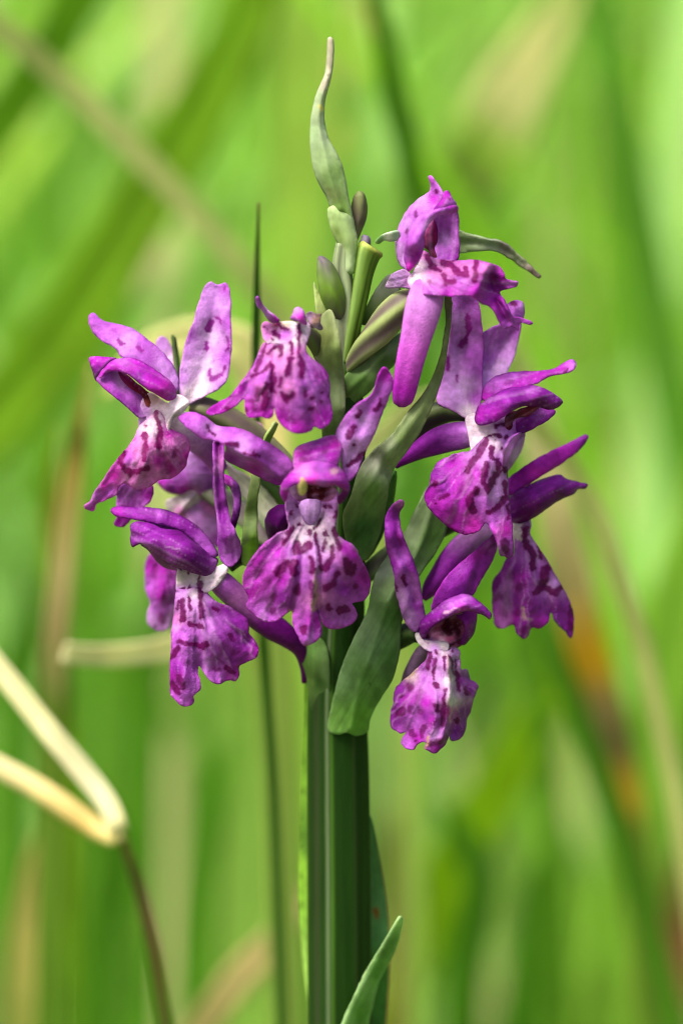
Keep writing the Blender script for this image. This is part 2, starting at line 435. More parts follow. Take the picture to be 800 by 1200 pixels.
# --- the top of the spike
t = T(340, 30, 4.444)
bract(t, [(195, 955), (240, 935), (320, 980), (338, 1050), (352, 1120), (345, 1200), (330, 1290), (280, 1290), (275, 1180), (230, 1110), (205, 1040)],
      [(200, 960, -4), (330, 1000, -6), (230, 1100, -4), (345, 1120, -6), (305, 1270, -8)],
      [(220, 980, (.33, .46, .18)), (280, 1050, (.36, .50, .20)), (330, 1020, (.3, .42, .2)), (230, 1080, (.2, .3, .06)), (310, 1250, (.3, .4, .2))],
      streak=((.2, 1), 2, .1, 1), edge=(.45, .55, .3), thick=4, bulge=(9, 14), ruffle=.1)
bract(t, [(195, 65), (212, 58), (228, 80), (226, 180), (215, 270), (196, 340), (181, 410), (181, 500), (202, 590), (242, 660), (272, 730), (292, 810), (302, 880), (324, 1010), (270, 1000), (225, 990), (208, 955), (190, 900), (150, 830), (120, 750), (104, 640), (104, 520), (115, 430), (140, 340), (175, 260), (190, 150)],
      [(212, 65, 4), (160, 330, 0), (105, 600, 2), (215, 620, -4), (150, 800, 2), (290, 800, -6), (215, 960, 0), (310, 990, -6)],
      [(210, 80, (.40, .33, .26)), (205, 180, (.36, .31, .24)), (185, 300, (.44, .38, .32)), (150, 380, (.30, .38, .22)), (120, 560, (.30, .42, .22)), (160, 560, (.38, .48, .29)), (160, 700, (.33, .45, .22)), (230, 800, (.19, .31, .10)), (260, 760, (.20, .33, .09)), (200, 880, (.14, .18, .06)), (290, 950, (.17, .3, .06))],
      marks=[([(163, 420), (165, 435)], 11, .8)], mark_col=(.6, .5, .1), streak=((.25, 1), 2, .14, 1), edge=(.42, .52, .33), thick=5, bulge=(9, 16), ruffle=.1, crease=[([(200, 250), (150, 480), (200, 760), (260, 960)], -3, 3)])
t = T(350, 180, 4)
def bud(path, c, mat=M_BRACT, flat=1.0, **kw):
    return tube('bud', orchid, path, c, mat, seg=24, step=2, flat=flat, ridges=lambda tt, a: .07 * np.sin(4 * a + 2 * tt) , **kw)
def budcol(c1, c2, c3):
    g = grad((0, c1), (.5, c2), (1, c3))
    return lambda tt, a: g(np.clip(tt + .25 * (noise2(a * 2, tt * 4, 8) - .5), 0, 1)) * (1 + .35 * (noise2(a * 3, tt * 8, 9) - .5))[..., None]
bud([(420, 224, 8, 2), (421, 228, 8, 6), (421, 240, 8, 9), (420, 254, 8, 9), (417, 268, 8, 7), (411, 290, 4, 4)],
    budcol((.17, .2, .07), (.13, .10, .08), (.2, .25, .07)))
bud([(425, 276, 4, 2), (428, 281, 2, 6), (426, 290, 0, 6), (420, 300, 0, 4)], budcol((.2, .16, .25), (.16, .13, .18), (.12, .16, .06)))
# stalk and the cut-topped sheath beside it
tube('bract', orchid, [(402, 285, 0, 8), (400, 310, 0, 10), (403, 340, -2, 12), (404, 380, -4, 14), (406, 430, -2, 14)],
     lambda tt, a: np.array((.27, .34, .18)) * (1 + .5 * (noise2(a * 5, tt * 4, 2) - .5))[..., None] - np.array((.08, .12, .05)) * (.5 + .5 * np.sin(a * 6))[..., None],
     M_BRACT, lambda tt, a: .1 * np.sin(5 * a), seg=40)
tube('bract', orchid, [(436, 289, -6, 13), (434, 292, -6, 15), (431, 298, -7, 13.5), (426, 318, -9, 11), (421, 345, -11, 10), (415, 375, -12, 9), (410, 400, -10, 8.5), (405, 425, -8, 8)],
     lambda tt, a: np.array((.085, .165, .018)) * (1 + 1.1 * (noise2(a * 4, tt * 1.7, 4) - .5))[..., None] + np.array((.12, .16, .06)) * np.exp(-((a - 4.0) / .5) ** 2)[..., None] + (np.array((.25, .22, .05)) * np.exp(-(tt / .05) ** 2)[..., None]),
     M_BRACT, lambda tt, a: .09 * np.sin(3 * a + 1) + .03 * np.sin(5 * a + 3 * tt), seg=40)
bud([(373, 301, -14, 2), (376, 304, -14, 5), (381, 314, -16, 10), (386, 332, -18, 13), (391, 350, -16, 13), (397, 368, -12, 8), (400, 376, -8, 4)],
    budcol((.13, .10, .13), (.15, .27, .03), (.12, .11, .08)))
bract(t, [(72, 600), (90, 640), (130, 700), (180, 760), (195, 800), (190, 880), (140, 900), (110, 830), (85, 760), (74, 680)],
      [(75, 620, -4), (120, 740, -14), (190, 800, -6), (150, 890, -10)], [(80, 660, (.28, .36, .12)), (140, 740, (.25, .33, .1)), (180, 800, (.16, .16, .1)), (150, 880, (.15, .2, .06))])
tube('ovary', orchid, [(483, 342, -26, 7), (475, 352, -27, 14), (460, 368, -26, 16.5), (444, 388, -24, 16.5), (428, 406, -20, 14), (414, 424, -14, 9), (405, 436, -8, 6)],
     twisted((.30, .38, .13), (.13, .10, .09), 1.2, 4), M_BRACT, twist_ridge(1.2, 4, .10), seg=48, step=3)
bract(t, [(290, 800), (300, 755), (330, 690), (390, 600), (430, 565), (480, 580), (470, 650), (420, 720), (350, 800)],
      [(300, 780, 4), (360, 660, -6), (440, 580, 2), (440, 680, 2), (350, 780, -2)], [(310, 760, (.12, .2, .06)), (380, 640, (.22, .26, .18)), (440, 590, (.25, .25, .22)), (400, 720, (.16, .22, .08))])
bract(t, [(475, 840), (490, 880), (470, 950), (440, 1000), (390, 1040), (340, 1110), (280, 1160), (225, 1210), (180, 1200), (190, 1100), (220, 1035), (300, 960), (400, 900)],
      [(480, 860, 0), (420, 960, -18), (300, 970, -14), (340, 1050, -22), (230, 1190, -16), (440, 1000, -4)],
      [(440, 900, (.17, .27, .12)), (330, 960, (.20, .3, .13)), (400, 980, (.08, .19, .04)), (300, 1080, (.10, .21, .04)), (230, 1150, (.10, .18, .04))],
      crease=[([(470, 870), (350, 990), (225, 1120)], -3, 4)], streak=((-.7, .7), 2, .14, 1))

# --- small bracts on the left
t = T(220, 480, 5.714)
bract(t, [(458, 348), (478, 346), (497, 365), (490, 430), (476, 540), (466, 650), (466, 780), (478, 960), (470, 1040), (370, 1040), (360, 935), (365, 820), (380, 690), (400, 580), (425, 450)],
      [(478, 355, -62), (440, 600, -78), (385, 700, -64), (466, 680, -68), (420, 860, -78), (370, 900, -62), (476, 930, -64), (420, 1030, -56)],
      [(475, 370, (.22, .32, .08)), (450, 520, (.13, .19, .05)), (400, 680, (.09, .13, .035)), (440, 700, (.11, .17, .05)), (385, 860, (.08, .12, .04)), (430, 900, (.17, .36, .02)), (430, 1030, (.1, .2, .02))],
      streak=((-.2, 1), 1.8, .12, 1), edge=(.25, .34, .12))
bract(t, [(592, 82), (608, 95), (585, 150), (555, 212), (530, 300), (505, 300), (522, 195), (560, 130)],
      [(600, 90, -30), (540, 200, -34), (515, 290, -30)], [(590, 100, (.33, .4, .16)), (540, 200, (.2, .3, .06))])
bract(t, [(240, 340), (330, 410), (480, 490), (600, 630), (660, 720), (620, 800), (530, 820), (450, 700), (350, 560), (270, 430)],
      [(250, 350, 40), (400, 460, 26), (360, 560, 34), (560, 600, 10), (480, 720, 14), (640, 740, 0), (560, 810, 4)],
      [(280, 390, (.5, .4, .48)), (380, 520, (.42, .40, .36)), (480, 560, (.26, .30, .18)), (560, 680, (.36, .36, .28)), (520, 780, (.18, .25, .12)), (620, 740, (.3, .32, .22))],
      streak=((.7, .72), 3, .32, 3))
bract(t, [(440, 440), (520, 460), (640, 540), (700, 640), (640, 700), (560, 600), (470, 500)],
      [(450, 445, 4), (570, 540, -6), (680, 640, -4)], [(480, 470, (.05, .13, .03)), (600, 560, (.06, .15, .03)), (670, 650, (.03, .08, .02))])
tube('ovary', orchid, [(222, 476, -6, 6), (236, 478, -6, 12), (255, 486, -2, 13), (280, 498, 2, 13), (310, 520, 6, 12), (350, 560, 4, 12), (395, 600, 0, 12)],
     twisted((.17, .18, .09), (.11, .08, .08), .8), M_BRACT, twist_ridge(.8), seg=30)

# ------------------------------------------------------------------ flowers
def flower(t, outline, depth, col, **kw):
    """the column in the middle of a flower is its own mesh; petals, lip and spur are its children"""
    kw.setdefault('thick', 2)
    return petal('flower', orchid, t, outline, depth, col, **kw)

# --- lower front flower facing the viewer
t = T(260, 480, 3.636)
F = flower(t, [(285, 345), (330, 318), (380, 305), (440, 312), (490, 345), (480, 420), (440, 470), (380, 490), (320, 470), (288, 420)],
           [(290, 360, -98), (380, 330, -84), (490, 360, -98), (380, 420, -84), (380, 480, -100)],
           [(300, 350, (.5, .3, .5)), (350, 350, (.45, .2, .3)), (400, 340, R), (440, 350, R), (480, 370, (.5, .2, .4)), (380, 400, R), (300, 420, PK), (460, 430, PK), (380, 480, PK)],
           marks=[([(375, 330), (380, 375)], 14), ([(430, 335), (425, 375)], 14)], mark_col=(.05, .001, .004))
petal('lip', F, t, [(283, 335), (272, 420), (283, 505), (240, 525), (160, 590), (100, 680), (88, 750), (115, 800), (102, 835), (130, 870), (185, 905), (230, 900), (275, 870), (296, 858), (300, 910), (325, 970), (352, 1007), (400, 988), (425, 950), (416, 890), (408, 850), (430, 915), (470, 937), (540, 920), (575, 890), (570, 850), (555, 825), (610, 810), (635, 750), (622, 690), (595, 640), (560, 580), (500, 540), (482, 500), (490, 430), (492, 350), (470, 385), (430, 395), (375, 398), (330, 392), (300, 370)],
      [(283, 345, -128), (490, 355, -128), (280, 450, -124), (488, 450, -124), (330, 400, -106), (380, 402, -100), (440, 402, -106), (380, 470, -108), (330, 510, -118), (450, 510, -118), (390, 570, -132), (388, 700, -150), (300, 640, -146), (200, 660, -138), (100, 740, -108), (130, 860, -112), (240, 890, -128), (350, 995, -146), (500, 640, -148), (570, 640, -134), (630, 740, -106), (540, 910, -118), (450, 900, -132), (480, 780, -142), (220, 780, -138)],
      [(285, 420, L2), (488, 400, L2), (390, 500, W), (330, 550, W), (460, 560, W), (390, 600, L2), (300, 600, L), (520, 590, M), (240, 600, M), (150, 640, M), (110, 760, M), (180, 860, L), (260, 800, V), (250, 720, M), (330, 640, L), (350, 740, L), (400, 800, PK), (350, 960, L), (480, 700, L), (560, 620, M), (600, 720, M), (480, 860, L), (540, 890, L), (400, 900, M), (520, 760, V)],
      vein=(388, 400), marks=[([(300, 505), (285, 535), (265, 570)], 13), ([(333, 490)], 13), ([(370, 520)], 15), ([(440, 525), (441, 530)], 17),
             ([(318, 570), (316, 608), (345, 600), (372, 572)], 15), ([(400, 530), (408, 590), (428, 680)], 9), ([(465, 585), (470, 630), (435, 682)], 12),
             ([(478, 510), (490, 560), (503, 595)], 12), ([(270, 650), (242, 690)], 19), ([(305, 650), (312, 690)], 22), ([(380, 640), (388, 690)], 15),
             ([(325, 770)], 20, .9), ([(488, 700), (480, 745), (435, 762)], 15), ([(530, 650), (545, 690)], 18), ([(565, 670)], 14), ([(570, 757)], 13), ([(455, 845)], 15),
             ([(505, 860), (525, 852)], 20), ([(350, 940)], 20), ([(215, 852)], 16, .8), ([(120, 790), (170, 760), (200, 720)], 18, .6), ([(215, 800)], 18, .7), ([(160, 690)], 22, .5),
             ([(380, 740), (385, 790)], 12, .8), ([(425, 470), (395, 505)], 9), ([(315, 410)], 10), ([(297, 432), (298, 445)], 8), ([(437, 415)], 12), ([(462, 417)], 10), ([(485, 435), (484, 460)], 9),
             ([(600, 690), (610, 730)], 14, .5), ([(440, 560), (432, 600)], 8), ([(400, 695), (398, 780), (388, 855)], 7, .95, (.52, .32, .26)), ([(298, 862), (296, 890)], 7, .9, (.5, .3, .12))],
      crease=[([(395, 560), (398, 700), (385, 830), (360, 980)], -7, 5), ([(330, 560), (250, 720), (210, 860)], 4, 6), ([(300, 860), (330, 720), (350, 620)], 6, 4), ([(408, 850), (412, 700)], 6, 4), ([(460, 600), (520, 760)], 4, 6), ([(240, 560), (150, 720)], 4, 5)],
      sp=1.8, ruffle=1.6, edge=M)
petal('stigma', F, t, [(328, 410), (340, 388), (375, 380), (415, 385), (425, 410), (415, 450), (378, 498), (345, 465)],
      [(335, 400, -112), (418, 400, -112), (378, 430, -115), (378, 495, -111)], [(340, 400, (.46, .24, .6)), (380, 430, (.50, .27, .64)), (400, 470, (.42, .2, .55))], sp=1.6, ruffle=.2, bulge=(2, 5))
petal('petal', F, t, [(265, 396), (248, 360), (256, 312), (300, 258), (350, 228), (420, 216), (480, 232), (525, 272), (546, 330), (532, 375), (502, 404), (490, 385), (512, 345), (480, 325), (430, 328), (380, 318), (330, 318), (295, 332), (282, 355), (276, 385)],
      [(262, 390, -126), (250, 340, -140), (300, 275, -150), (420, 218, -138), (525, 280, -150), (542, 340, -140), (502, 400, -124), (390, 260, -166), (390, 318, -174), (290, 335, -158), (500, 335, -158)],
      [(260, 370, M), (290, 290, M), (350, 270, (.66, .2, .62)), (420, 250, L), (480, 255, D), (525, 300, M), (520, 370, D), (380, 300, HM), (460, 300, M), (430, 320, L), (300, 330, V)],
      bulge=(6, 10), marks=[([(470, 265), (490, 262)], 10, .6)], mark_col=(.6, .35, .4), ruffle=.8)
petal('pollinia', F, t, [(322, 335), (330, 305), (345, 290), (362, 300), (360, 335), (350, 362), (332, 362)], [(342, 300, -170), (342, 355, -160), (325, 330, -162)],
      [(342, 330, (.62, .52, .22)), (345, 300, (.6, .4, .2))], sp=1.5, bulge=(7, 5), ruffle=1.5, thick=6, rough=1.2)
petal('sepal', F, t, [(305, 180), (330, 150), (400, 128), (450, 110), (500, 114), (512, 160), (502, 215), (482, 245), (400, 232), (312, 252), (303, 215)],
      [(305, 180, -112), (470, 110, -104), (505, 160, -112), (400, 170, -128), (310, 240, -130), (480, 240, -130)],
      [(330, 160, HM), (400, 150, M), (490, 130, HM), (360, 200, M), (480, 200, M), (420, 225, L)], bulge=(5, 10),
      marks=[([(340, 210), (350, 215)], 10, .7), ([(430, 182), (445, 180)], 6, .6), ([(370, 190)], 5, .5)], edge=(.6, .3, .65))
t = T(340, 280, 3.527)
petal('sepal', F, t, [(385, 533), (365, 560), (350, 615), (330, 650), (290, 672), (245, 710), (205, 765), (186, 810), (206, 850), (214, 920), (240, 1000), (272, 972), (312, 880), (352, 800), (382, 720), (408, 660), (426, 600), (413, 553)],
      [(390, 540, -112), (410, 590, -108), (300, 700, -112), (340, 780, -104), (210, 790, -108), (240, 980, -112), (280, 830, -118), (300, 880, -104)],
      [(390, 560, M), (395, 620, L), (340, 690, L), (300, 760, L2), (260, 770, L), (215, 800, L2), (300, 850, L2), (250, 920, L2), (240, 980, L)],
      marks=[([(372, 668), (368, 685), (345, 705)], 11), ([(287, 715), (275, 732)], 9), ([(258, 780), (246, 812)], 13), ([(265, 850)], 8), ([(240, 935), (275, 912), (308, 886)], 11)],
      crease=[([(395, 560), (300, 760), (235, 960)], 4, 6)], edge=M, streak=((-.4, .9), 2, .06))
t = T(220, 480, 5.714)
petal('sepal', F, t, [(-60, 60), (-10, 20), (50, 18), (130, 55), (200, 108), (300, 116), (400, 143), (500, 198), (600, 258), (680, 330), (712, 390), (680, 450), (625, 505), (560, 495), (450, 440), (330, 380), (245, 325), (250, 240), (170, 208), (100, 200), (30, 150)],
      [(-50, 55, -92), (30, 60, -112), (60, 150, -118), (200, 110, -104), (250, 230, -126), (400, 150, -108), (420, 310, -128), (600, 260, -108), (690, 380, -114), (620, 495, -96), (400, 410, -92), (250, 315, -96)],
      [(-20, 60, L), (80, 60, L), (150, 110, L2), (100, 180, L), (300, 150, L), (350, 240, L2), (480, 230, L), (600, 320, L), (560, 400, L), (300, 330, V), (450, 410, M), (600, 480, V), (640, 420, L), (690, 390, L)],
      marks=[([(128, 95), (140, 130), (172, 168)], 14), ([(255, 222), (300, 232), (335, 232)], 15), ([(372, 290), (430, 300), (482, 312)], 12), ([(440, 280), (470, 300)], 10)],
      crease=[([(230, 240), (350, 290), (480, 350), (620, 450)], -6, 4)], edge=M, streak=((.85, .5), 2, .07))
tube('spur', F, [(338, 612, -70, 14), (330, 606, -60, 15), (324, 612, -40, 14), (330, 640, -10, 12), (345, 665, 0, 9)], solid(D), M_PETAL, seg=24)

# --- upper front flower with drooping wide lip
t = T(230, 340, 4.706)
F = flower(t, [(358, 195), (378, 172), (420, 182), (470, 172), (550, 178), (560, 230), (520, 290), (440, 300), (382, 285), (362, 240)],
           [(362, 200, -96), (470, 178, -88), (555, 185, -96), (400, 285, -104), (520, 280, -104), (460, 235, -84)],
           [(375, 200, PK), (440, 190, R), (500, 185, (.75, .62, .45)), (540, 195, W), (400, 250, PK), (470, 250, L), (500, 230, L), (430, 280, W)],
           marks=[([(375, 205)], 12), ([(394, 210)], 8), ([(440, 185), (470, 208), (510, 215)], 9), ([(422, 230), (455, 255)], 12), ([(415, 268)], 9)], bulge=(4, 6), sp=1.8)
petal('lip', F, t, [(372, 288), (350, 330), (325, 390), (290, 450), (240, 510), (190, 578), (120, 620), (70, 652), (55, 680), (90, 690), (170, 665), (240, 620), (262, 602), (268, 650), (275, 690), (300, 706), (350, 700), (400, 711), (425, 690), (427, 645), (442, 700), (470, 745), (530, 785), (590, 791), (635, 775), (650, 755), (690, 766), (730, 740), (753, 690), (746, 640), (738, 580), (735, 500), (712, 440), (670, 400), (622, 360), (604, 320), (626, 240), (630, 190), (595, 165), (560, 185), (546, 240), (505, 285), (450, 300), (410, 290)],
      [(375, 290, -104), (590, 170, -92), (625, 210, -92), (545, 230, -104), (450, 300, -112), (330, 390, -112), (60, 675, -92), (170, 630, -106), (265, 590, -118), (290, 700, -128), (420, 700, -132), (430, 560, -140), (500, 480, -146), (340, 500, -132), (560, 350, -130), (620, 330, -108), (740, 560, -112), (650, 560, -138), (745, 690, -120), (560, 780, -146), (480, 640, -148), (650, 750, -140)],
      [(590, 190, W), (610, 240, W), (540, 280, W), (470, 310, W), (390, 320, PK), (340, 380, L), (430, 390, PK), (500, 380, PK), (560, 340, PK), (620, 360, L), (640, 440, L), (700, 460, M), (720, 560, L), (600, 520, L), (510, 540, PK), (560, 640, L), (700, 700, M), (560, 760, M), (470, 700, M), (380, 480, L), (300, 560, L), (250, 540, M), (120, 650, M), (290, 680, M), (380, 690, M), (350, 560, PK)],
      vein=(530, 230), marks=[([(388, 296), (352, 370), (325, 442)], 12), ([(430, 315), (395, 355)], 13), ([(462, 312), (465, 365)], 16), ([(508, 275), (522, 300), (528, 352)], 13), ([(565, 190), (563, 300), (578, 400), (575, 470)], 11), ([(578, 400), (575, 468)], 20),
             ([(522, 380), (500, 462)], 20), ([(466, 485), (462, 520)], 15), ([(315, 480), (380, 440), (408, 412)], 13), ([(426, 430), (424, 560)], 15), ([(392, 520), (378, 650)], 18), ([(345, 555), (330, 575)], 24, .85), ([(300, 612)], 16, .8), ([(340, 660), (320, 655)], 20, .75),
             ([(470, 575), (498, 605), (530, 575)], 19), ([(600, 560), (602, 588)], 12), ([(640, 597)], 15), ([(630, 655)], 15), ([(688, 562)], 10), ([(688, 615)], 11, .9), ([(722, 580)], 9, .8), ([(495, 752)], 6), ([(540, 733)], 6), ([(650, 730)], 5), ([(170, 650), (180, 646)], 14), ([(185, 580)], 10), ([(650, 430), (660, 470)], 14, .5), ([(280, 660)], 10)],
      mark_col=(.13, .0, .09), crease=[([(427, 650), (430, 480), (440, 330)], 8, 5), ([(480, 330), (500, 560)], -4, 6), ([(650, 755), (600, 560)], 4, 6), ([(300, 470), (265, 600)], 5, 5)], sp=1.8, ruffle=1.5, edge=M)
petal('sepal', F, t, [(330, 38), (345, 45), (352, 68), (378, 100), (432, 148), (458, 172), (432, 184), (400, 168), (360, 112), (338, 95), (327, 60)],
      [(335, 45, -92), (380, 120, -80), (440, 175, -82)], [(340, 60, L), (380, 120, L2), (440, 170, M)], sp=1.6, bulge=(2, 4))
petal('sepal', F, t, [(518, 160), (535, 120), (540, 102), (565, 93), (590, 108), (602, 140), (607, 190), (592, 192), (565, 178), (540, 172)],
      [(520, 160, -104), (565, 95, -98), (605, 185, -104), (565, 150, -112)], [(560, 100, L2), (570, 150, HM), (550, 165, D)], sp=1.6, bulge=(3, 4), edge=L2)
petal('petal', F, t, [(608, 132), (640, 118), (665, 128), (692, 130), (684, 165), (697, 216), (662, 216), (632, 205), (614, 175)],
      [(612, 140, -86), (690, 135, -84), (690, 210, -84), (650, 165, -92)], [(620, 150, (.22, .13, .25)), (660, 165, (.30, .17, .12)), (685, 200, (.24, .17, .27))], sp=1.6, ruffle=2.5, rough=1)
tube('ovary', F, [(350, 385, -84, 8), (366, 398, -62, 10), (385, 430, -30, 11), (402, 470, -5, 10)], twisted((.15, .2, .06), (.1, .08, .07), .8), M_BRACT, twist_ridge(.8), seg=24)

# --- topmost flower, seen from the side with hanging spur
t = T(440, 200, 4)
F = flower(t, [(272, 232), (290, 280), (287, 340), (277, 362), (288, 408), (262, 404), (245, 372), (223, 352), (223, 308), (243, 262)],
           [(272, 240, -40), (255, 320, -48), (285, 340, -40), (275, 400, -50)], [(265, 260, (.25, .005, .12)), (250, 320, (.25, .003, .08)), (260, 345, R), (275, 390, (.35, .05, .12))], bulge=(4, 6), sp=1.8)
petal('sepal', F, t, [(245, 28), (258, 23), (268, 30), (290, 60), (314, 104), (300, 150), (272, 190), (225, 225), (190, 280), (165, 360), (160, 430), (155, 470), (130, 457), (105, 430), (92, 370), (95, 310), (110, 250), (150, 180), (200, 130), (248, 100), (255, 68)],
      [(256, 28, -16), (305, 110, -26), (250, 110, -14), (110, 260, -8), (200, 200, -26), (95, 380, -8), (140, 350, -22), (150, 460, -24), (260, 180, -24)],
      [(258, 40, M), (290, 90, L), (220, 130, L2), (270, 130, M), (130, 230, L2), (180, 200, L), (105, 360, L2), (140, 320, L), (130, 430, L2)],
      marks=[([(184, 195), (188, 208)], 11, .8), ([(150, 270), (146, 285)], 9, .8), ([(283, 95), (286, 105)], 7), ([(292, 150)], 5, .5)], bulge=(3, 6), edge=L2)
petal('sepal', F, t, [(270, 188), (285, 160), (305, 140), (320, 98), (338, 92), (348, 102), (365, 135), (380, 160), (340, 182), (300, 192)],
      [(335, 95, -28), (290, 180, -38), (375, 160, -34), (330, 150, -42)], [(335, 105, M), (310, 150, M), (350, 150, L), (300, 180, V)], marks=[([(345, 128)], 6)], bulge=(3, 6))
petal('petal', F, t, [(262, 226), (300, 200), (345, 196), (383, 176), (386, 300), (384, 418), (340, 424), (270, 416), (255, 340), (256, 270)],
      [(270, 230, -40), (383, 190, -44), (330, 300, -22), (385, 300, -40), (382, 415, -42), (295, 410, -34), (300, 240, -34)],
      [(290, 230, L), (340, 230, L), (330, 320, L2), (310, 380, L), (370, 300, L), (382, 380, D), (360, 405, V), (380, 220, V)], marks=[([(383, 370), (380, 412)], 10, .6)], mark_col=D)
petal('petal', F, t, [(380, 160), (386, 185), (345, 205), (302, 210), (272, 230), (246, 262), (228, 308), (227, 360), (210, 410), (182, 450), (152, 474), (138, 442), (131, 400), (145, 320), (170, 250), (210, 208), (270, 185), (330, 170)],
      [(382, 170, -62), (300, 190, -80), (300, 208, -74), (180, 250, -70), (230, 270, -80), (135, 400, -64), (190, 350, -88), (225, 360, -70), (155, 465, -66)],
      [(370, 175, M), (300, 195, L), (220, 230, L), (170, 300, L), (210, 320, L), (145, 400, L), (190, 400, M), (165, 455, HM), (240, 250, L2)], bulge=(6, 8))
petal('lip', F, t, [(148, 505), (172, 476), (205, 420), (226, 375), (248, 385), (270, 408), (370, 420), (470, 417), (532, 432), (575, 446), (602, 480), (610, 508), (636, 514), (666, 520), (660, 543), (620, 556), (580, 570), (605, 605), (640, 676), (692, 692), (736, 712), (724, 723), (672, 715), (667, 752), (640, 732), (600, 742), (570, 690), (540, 640), (500, 625), (445, 590), (400, 586), (330, 588), (230, 581), (175, 570), (158, 545)],
      [(155, 510, -62), (230, 380, -50), (240, 480, -74), (370, 420, -56), (530, 432, -66), (200, 570, -86), (330, 585, -96), (360, 500, -82), (450, 560, -98), (500, 470, -88), (540, 500, -70), (605, 490, -70), (660, 530, -66), (560, 560, -62), (520, 610, -82), (600, 640, -74), (650, 740, -66), (730, 716, -66), (600, 735, -76)],
      [(170, 505, W), (205, 440, W), (235, 400, PK), (200, 500, W), (260, 470, PK), (200, 545, M), (260, 560, L), (330, 450, PK), (400, 520, L), (440, 450, PK), (340, 570, M), (470, 560, M), (520, 450, PK), (550, 490, V), (590, 500, M), (650, 530, L), (560, 600, M), (600, 680, V), (650, 690, L), (720, 714, L), (620, 725, L), (540, 540, V)],
      vein=(200, 480), marks=[([(240, 402), (258, 445), (302, 466)], 13), ([(312, 424), (350, 440), (385, 482), (420, 486), (422, 462)], 14), ([(468, 420), (470, 470), (462, 520)], 15), ([(318, 490), (325, 525), (362, 516)], 14), ([(255, 520)], 13, .7), ([(210, 525)], 9, .6), ([(398, 530)], 8, .6), ([(370, 425)], 9), ([(560, 470), (545, 530)], 16, .5), ([(600, 470)], 8), ([(545, 435)], 6), ([(560, 620), (620, 700)], 9, .45)],
      mark_col=(.14, .0, .09), crease=[([(525, 440), (512, 500), (470, 575)], -8, 6), ([(580, 570), (545, 520)], 10, 6), ([(590, 600), (640, 700)], -5, 3), ([(565, 610), (620, 710)], 5, 3), ([(640, 700), (560, 600)], 4, 3)], sp=1.8, ruffle=1.6, edge=M)
petal('lip_lobe', F, t, [(600, 640), (624, 618), (650, 607), (688, 614), (698, 648), (694, 690), (670, 720), (630, 715), (600, 680)], [(630, 630, -56), (690, 620, -50), (690, 680, -54), (660, 640, -60)],
      [(645, 625, L), (690, 640, L2), (670, 660, L)], marks=[([(640, 622), (655, 626)], 11)], bulge=(4, 5), sp=1.8)
petal('sepal', F, t, [(45, 548), (58, 512), (78, 482), (140, 462), (165, 500), (165, 552), (120, 548), (80, 552)], [(50, 545, -30), (90, 500, -40), (160, 470, -46), (160, 550, -46)],
      [(60, 530, (.42, .27, .48)), (100, 510, (.36, .2, .46)), (150, 520, (.4, .16, .45))], sp=1.8)
tube('spur', F, [(502, 328, -52, 15), (499, 345, -66, 20), (494, 365, -76, 20.5), (487, 395, -80, 17.5), (481, 420, -80, 16), (476, 445, -78, 14.5), (473, 462, -76, 13), (471, 473, -74, 9.5), (471, 477, -74, 4)],
     lambda tt, a: grad((0, L), (.2, (.56, .22, .66)), (.55, (.56, .10, .60)), (.85, M), (1, (.38, .03, .46)))(tt) * (1 + .18 * np.sin(a * 7 + 1) * (tt > .1))[..., None], M_PETAL,
     lambda tt, a: .05 * np.sin(3 * a + 2 + tt * 2) + .06 * np.exp(-((a - 5.2) / .3) ** 2) * np.sin(tt * 3.1), seg=48, step=3)
bract(t, [(380, 280), (450, 303), (520, 322), (600, 342), (660, 393), (740, 463), (774, 496), (760, 506), (700, 462), (620, 402), (560, 378), (470, 378), (385, 390), (300, 420), (250, 400), (300, 320)],
      [(385, 290, 4), (390, 385, 8), (520, 345, 0), (620, 370, 6), (765, 500, 14), (560, 375, 6), (280, 400, 2)],
      [(400, 330, (.25, .35, .15)), (480, 330, (.27, .35, .2)), (560, 350, (.24, .28, .2)), (600, 350, (.16, .14, .13)), (660, 410, (.22, .24, .15)), (740, 475, (.20, .15, .14))],
      crease=[([(390, 340), (560, 350), (700, 440)], 4, 4)], streak=((.95, .3), 1.8, .2, 1.5), rough=.8, ruffle=1.5)
bract(t, [(-4, 338), (18, 310), (55, 292), (110, 285), (110, 322), (70, 334), (40, 328), (15, 345)], [(5, 335, -10), (60, 300, -16), (105, 310, -14), (60, 340, -10)],
      [(20, 320, (.15, .3, .1)), (60, 310, (.7, .75, .65)), (95, 300, (.3, .45, .3))], thick=1.5)

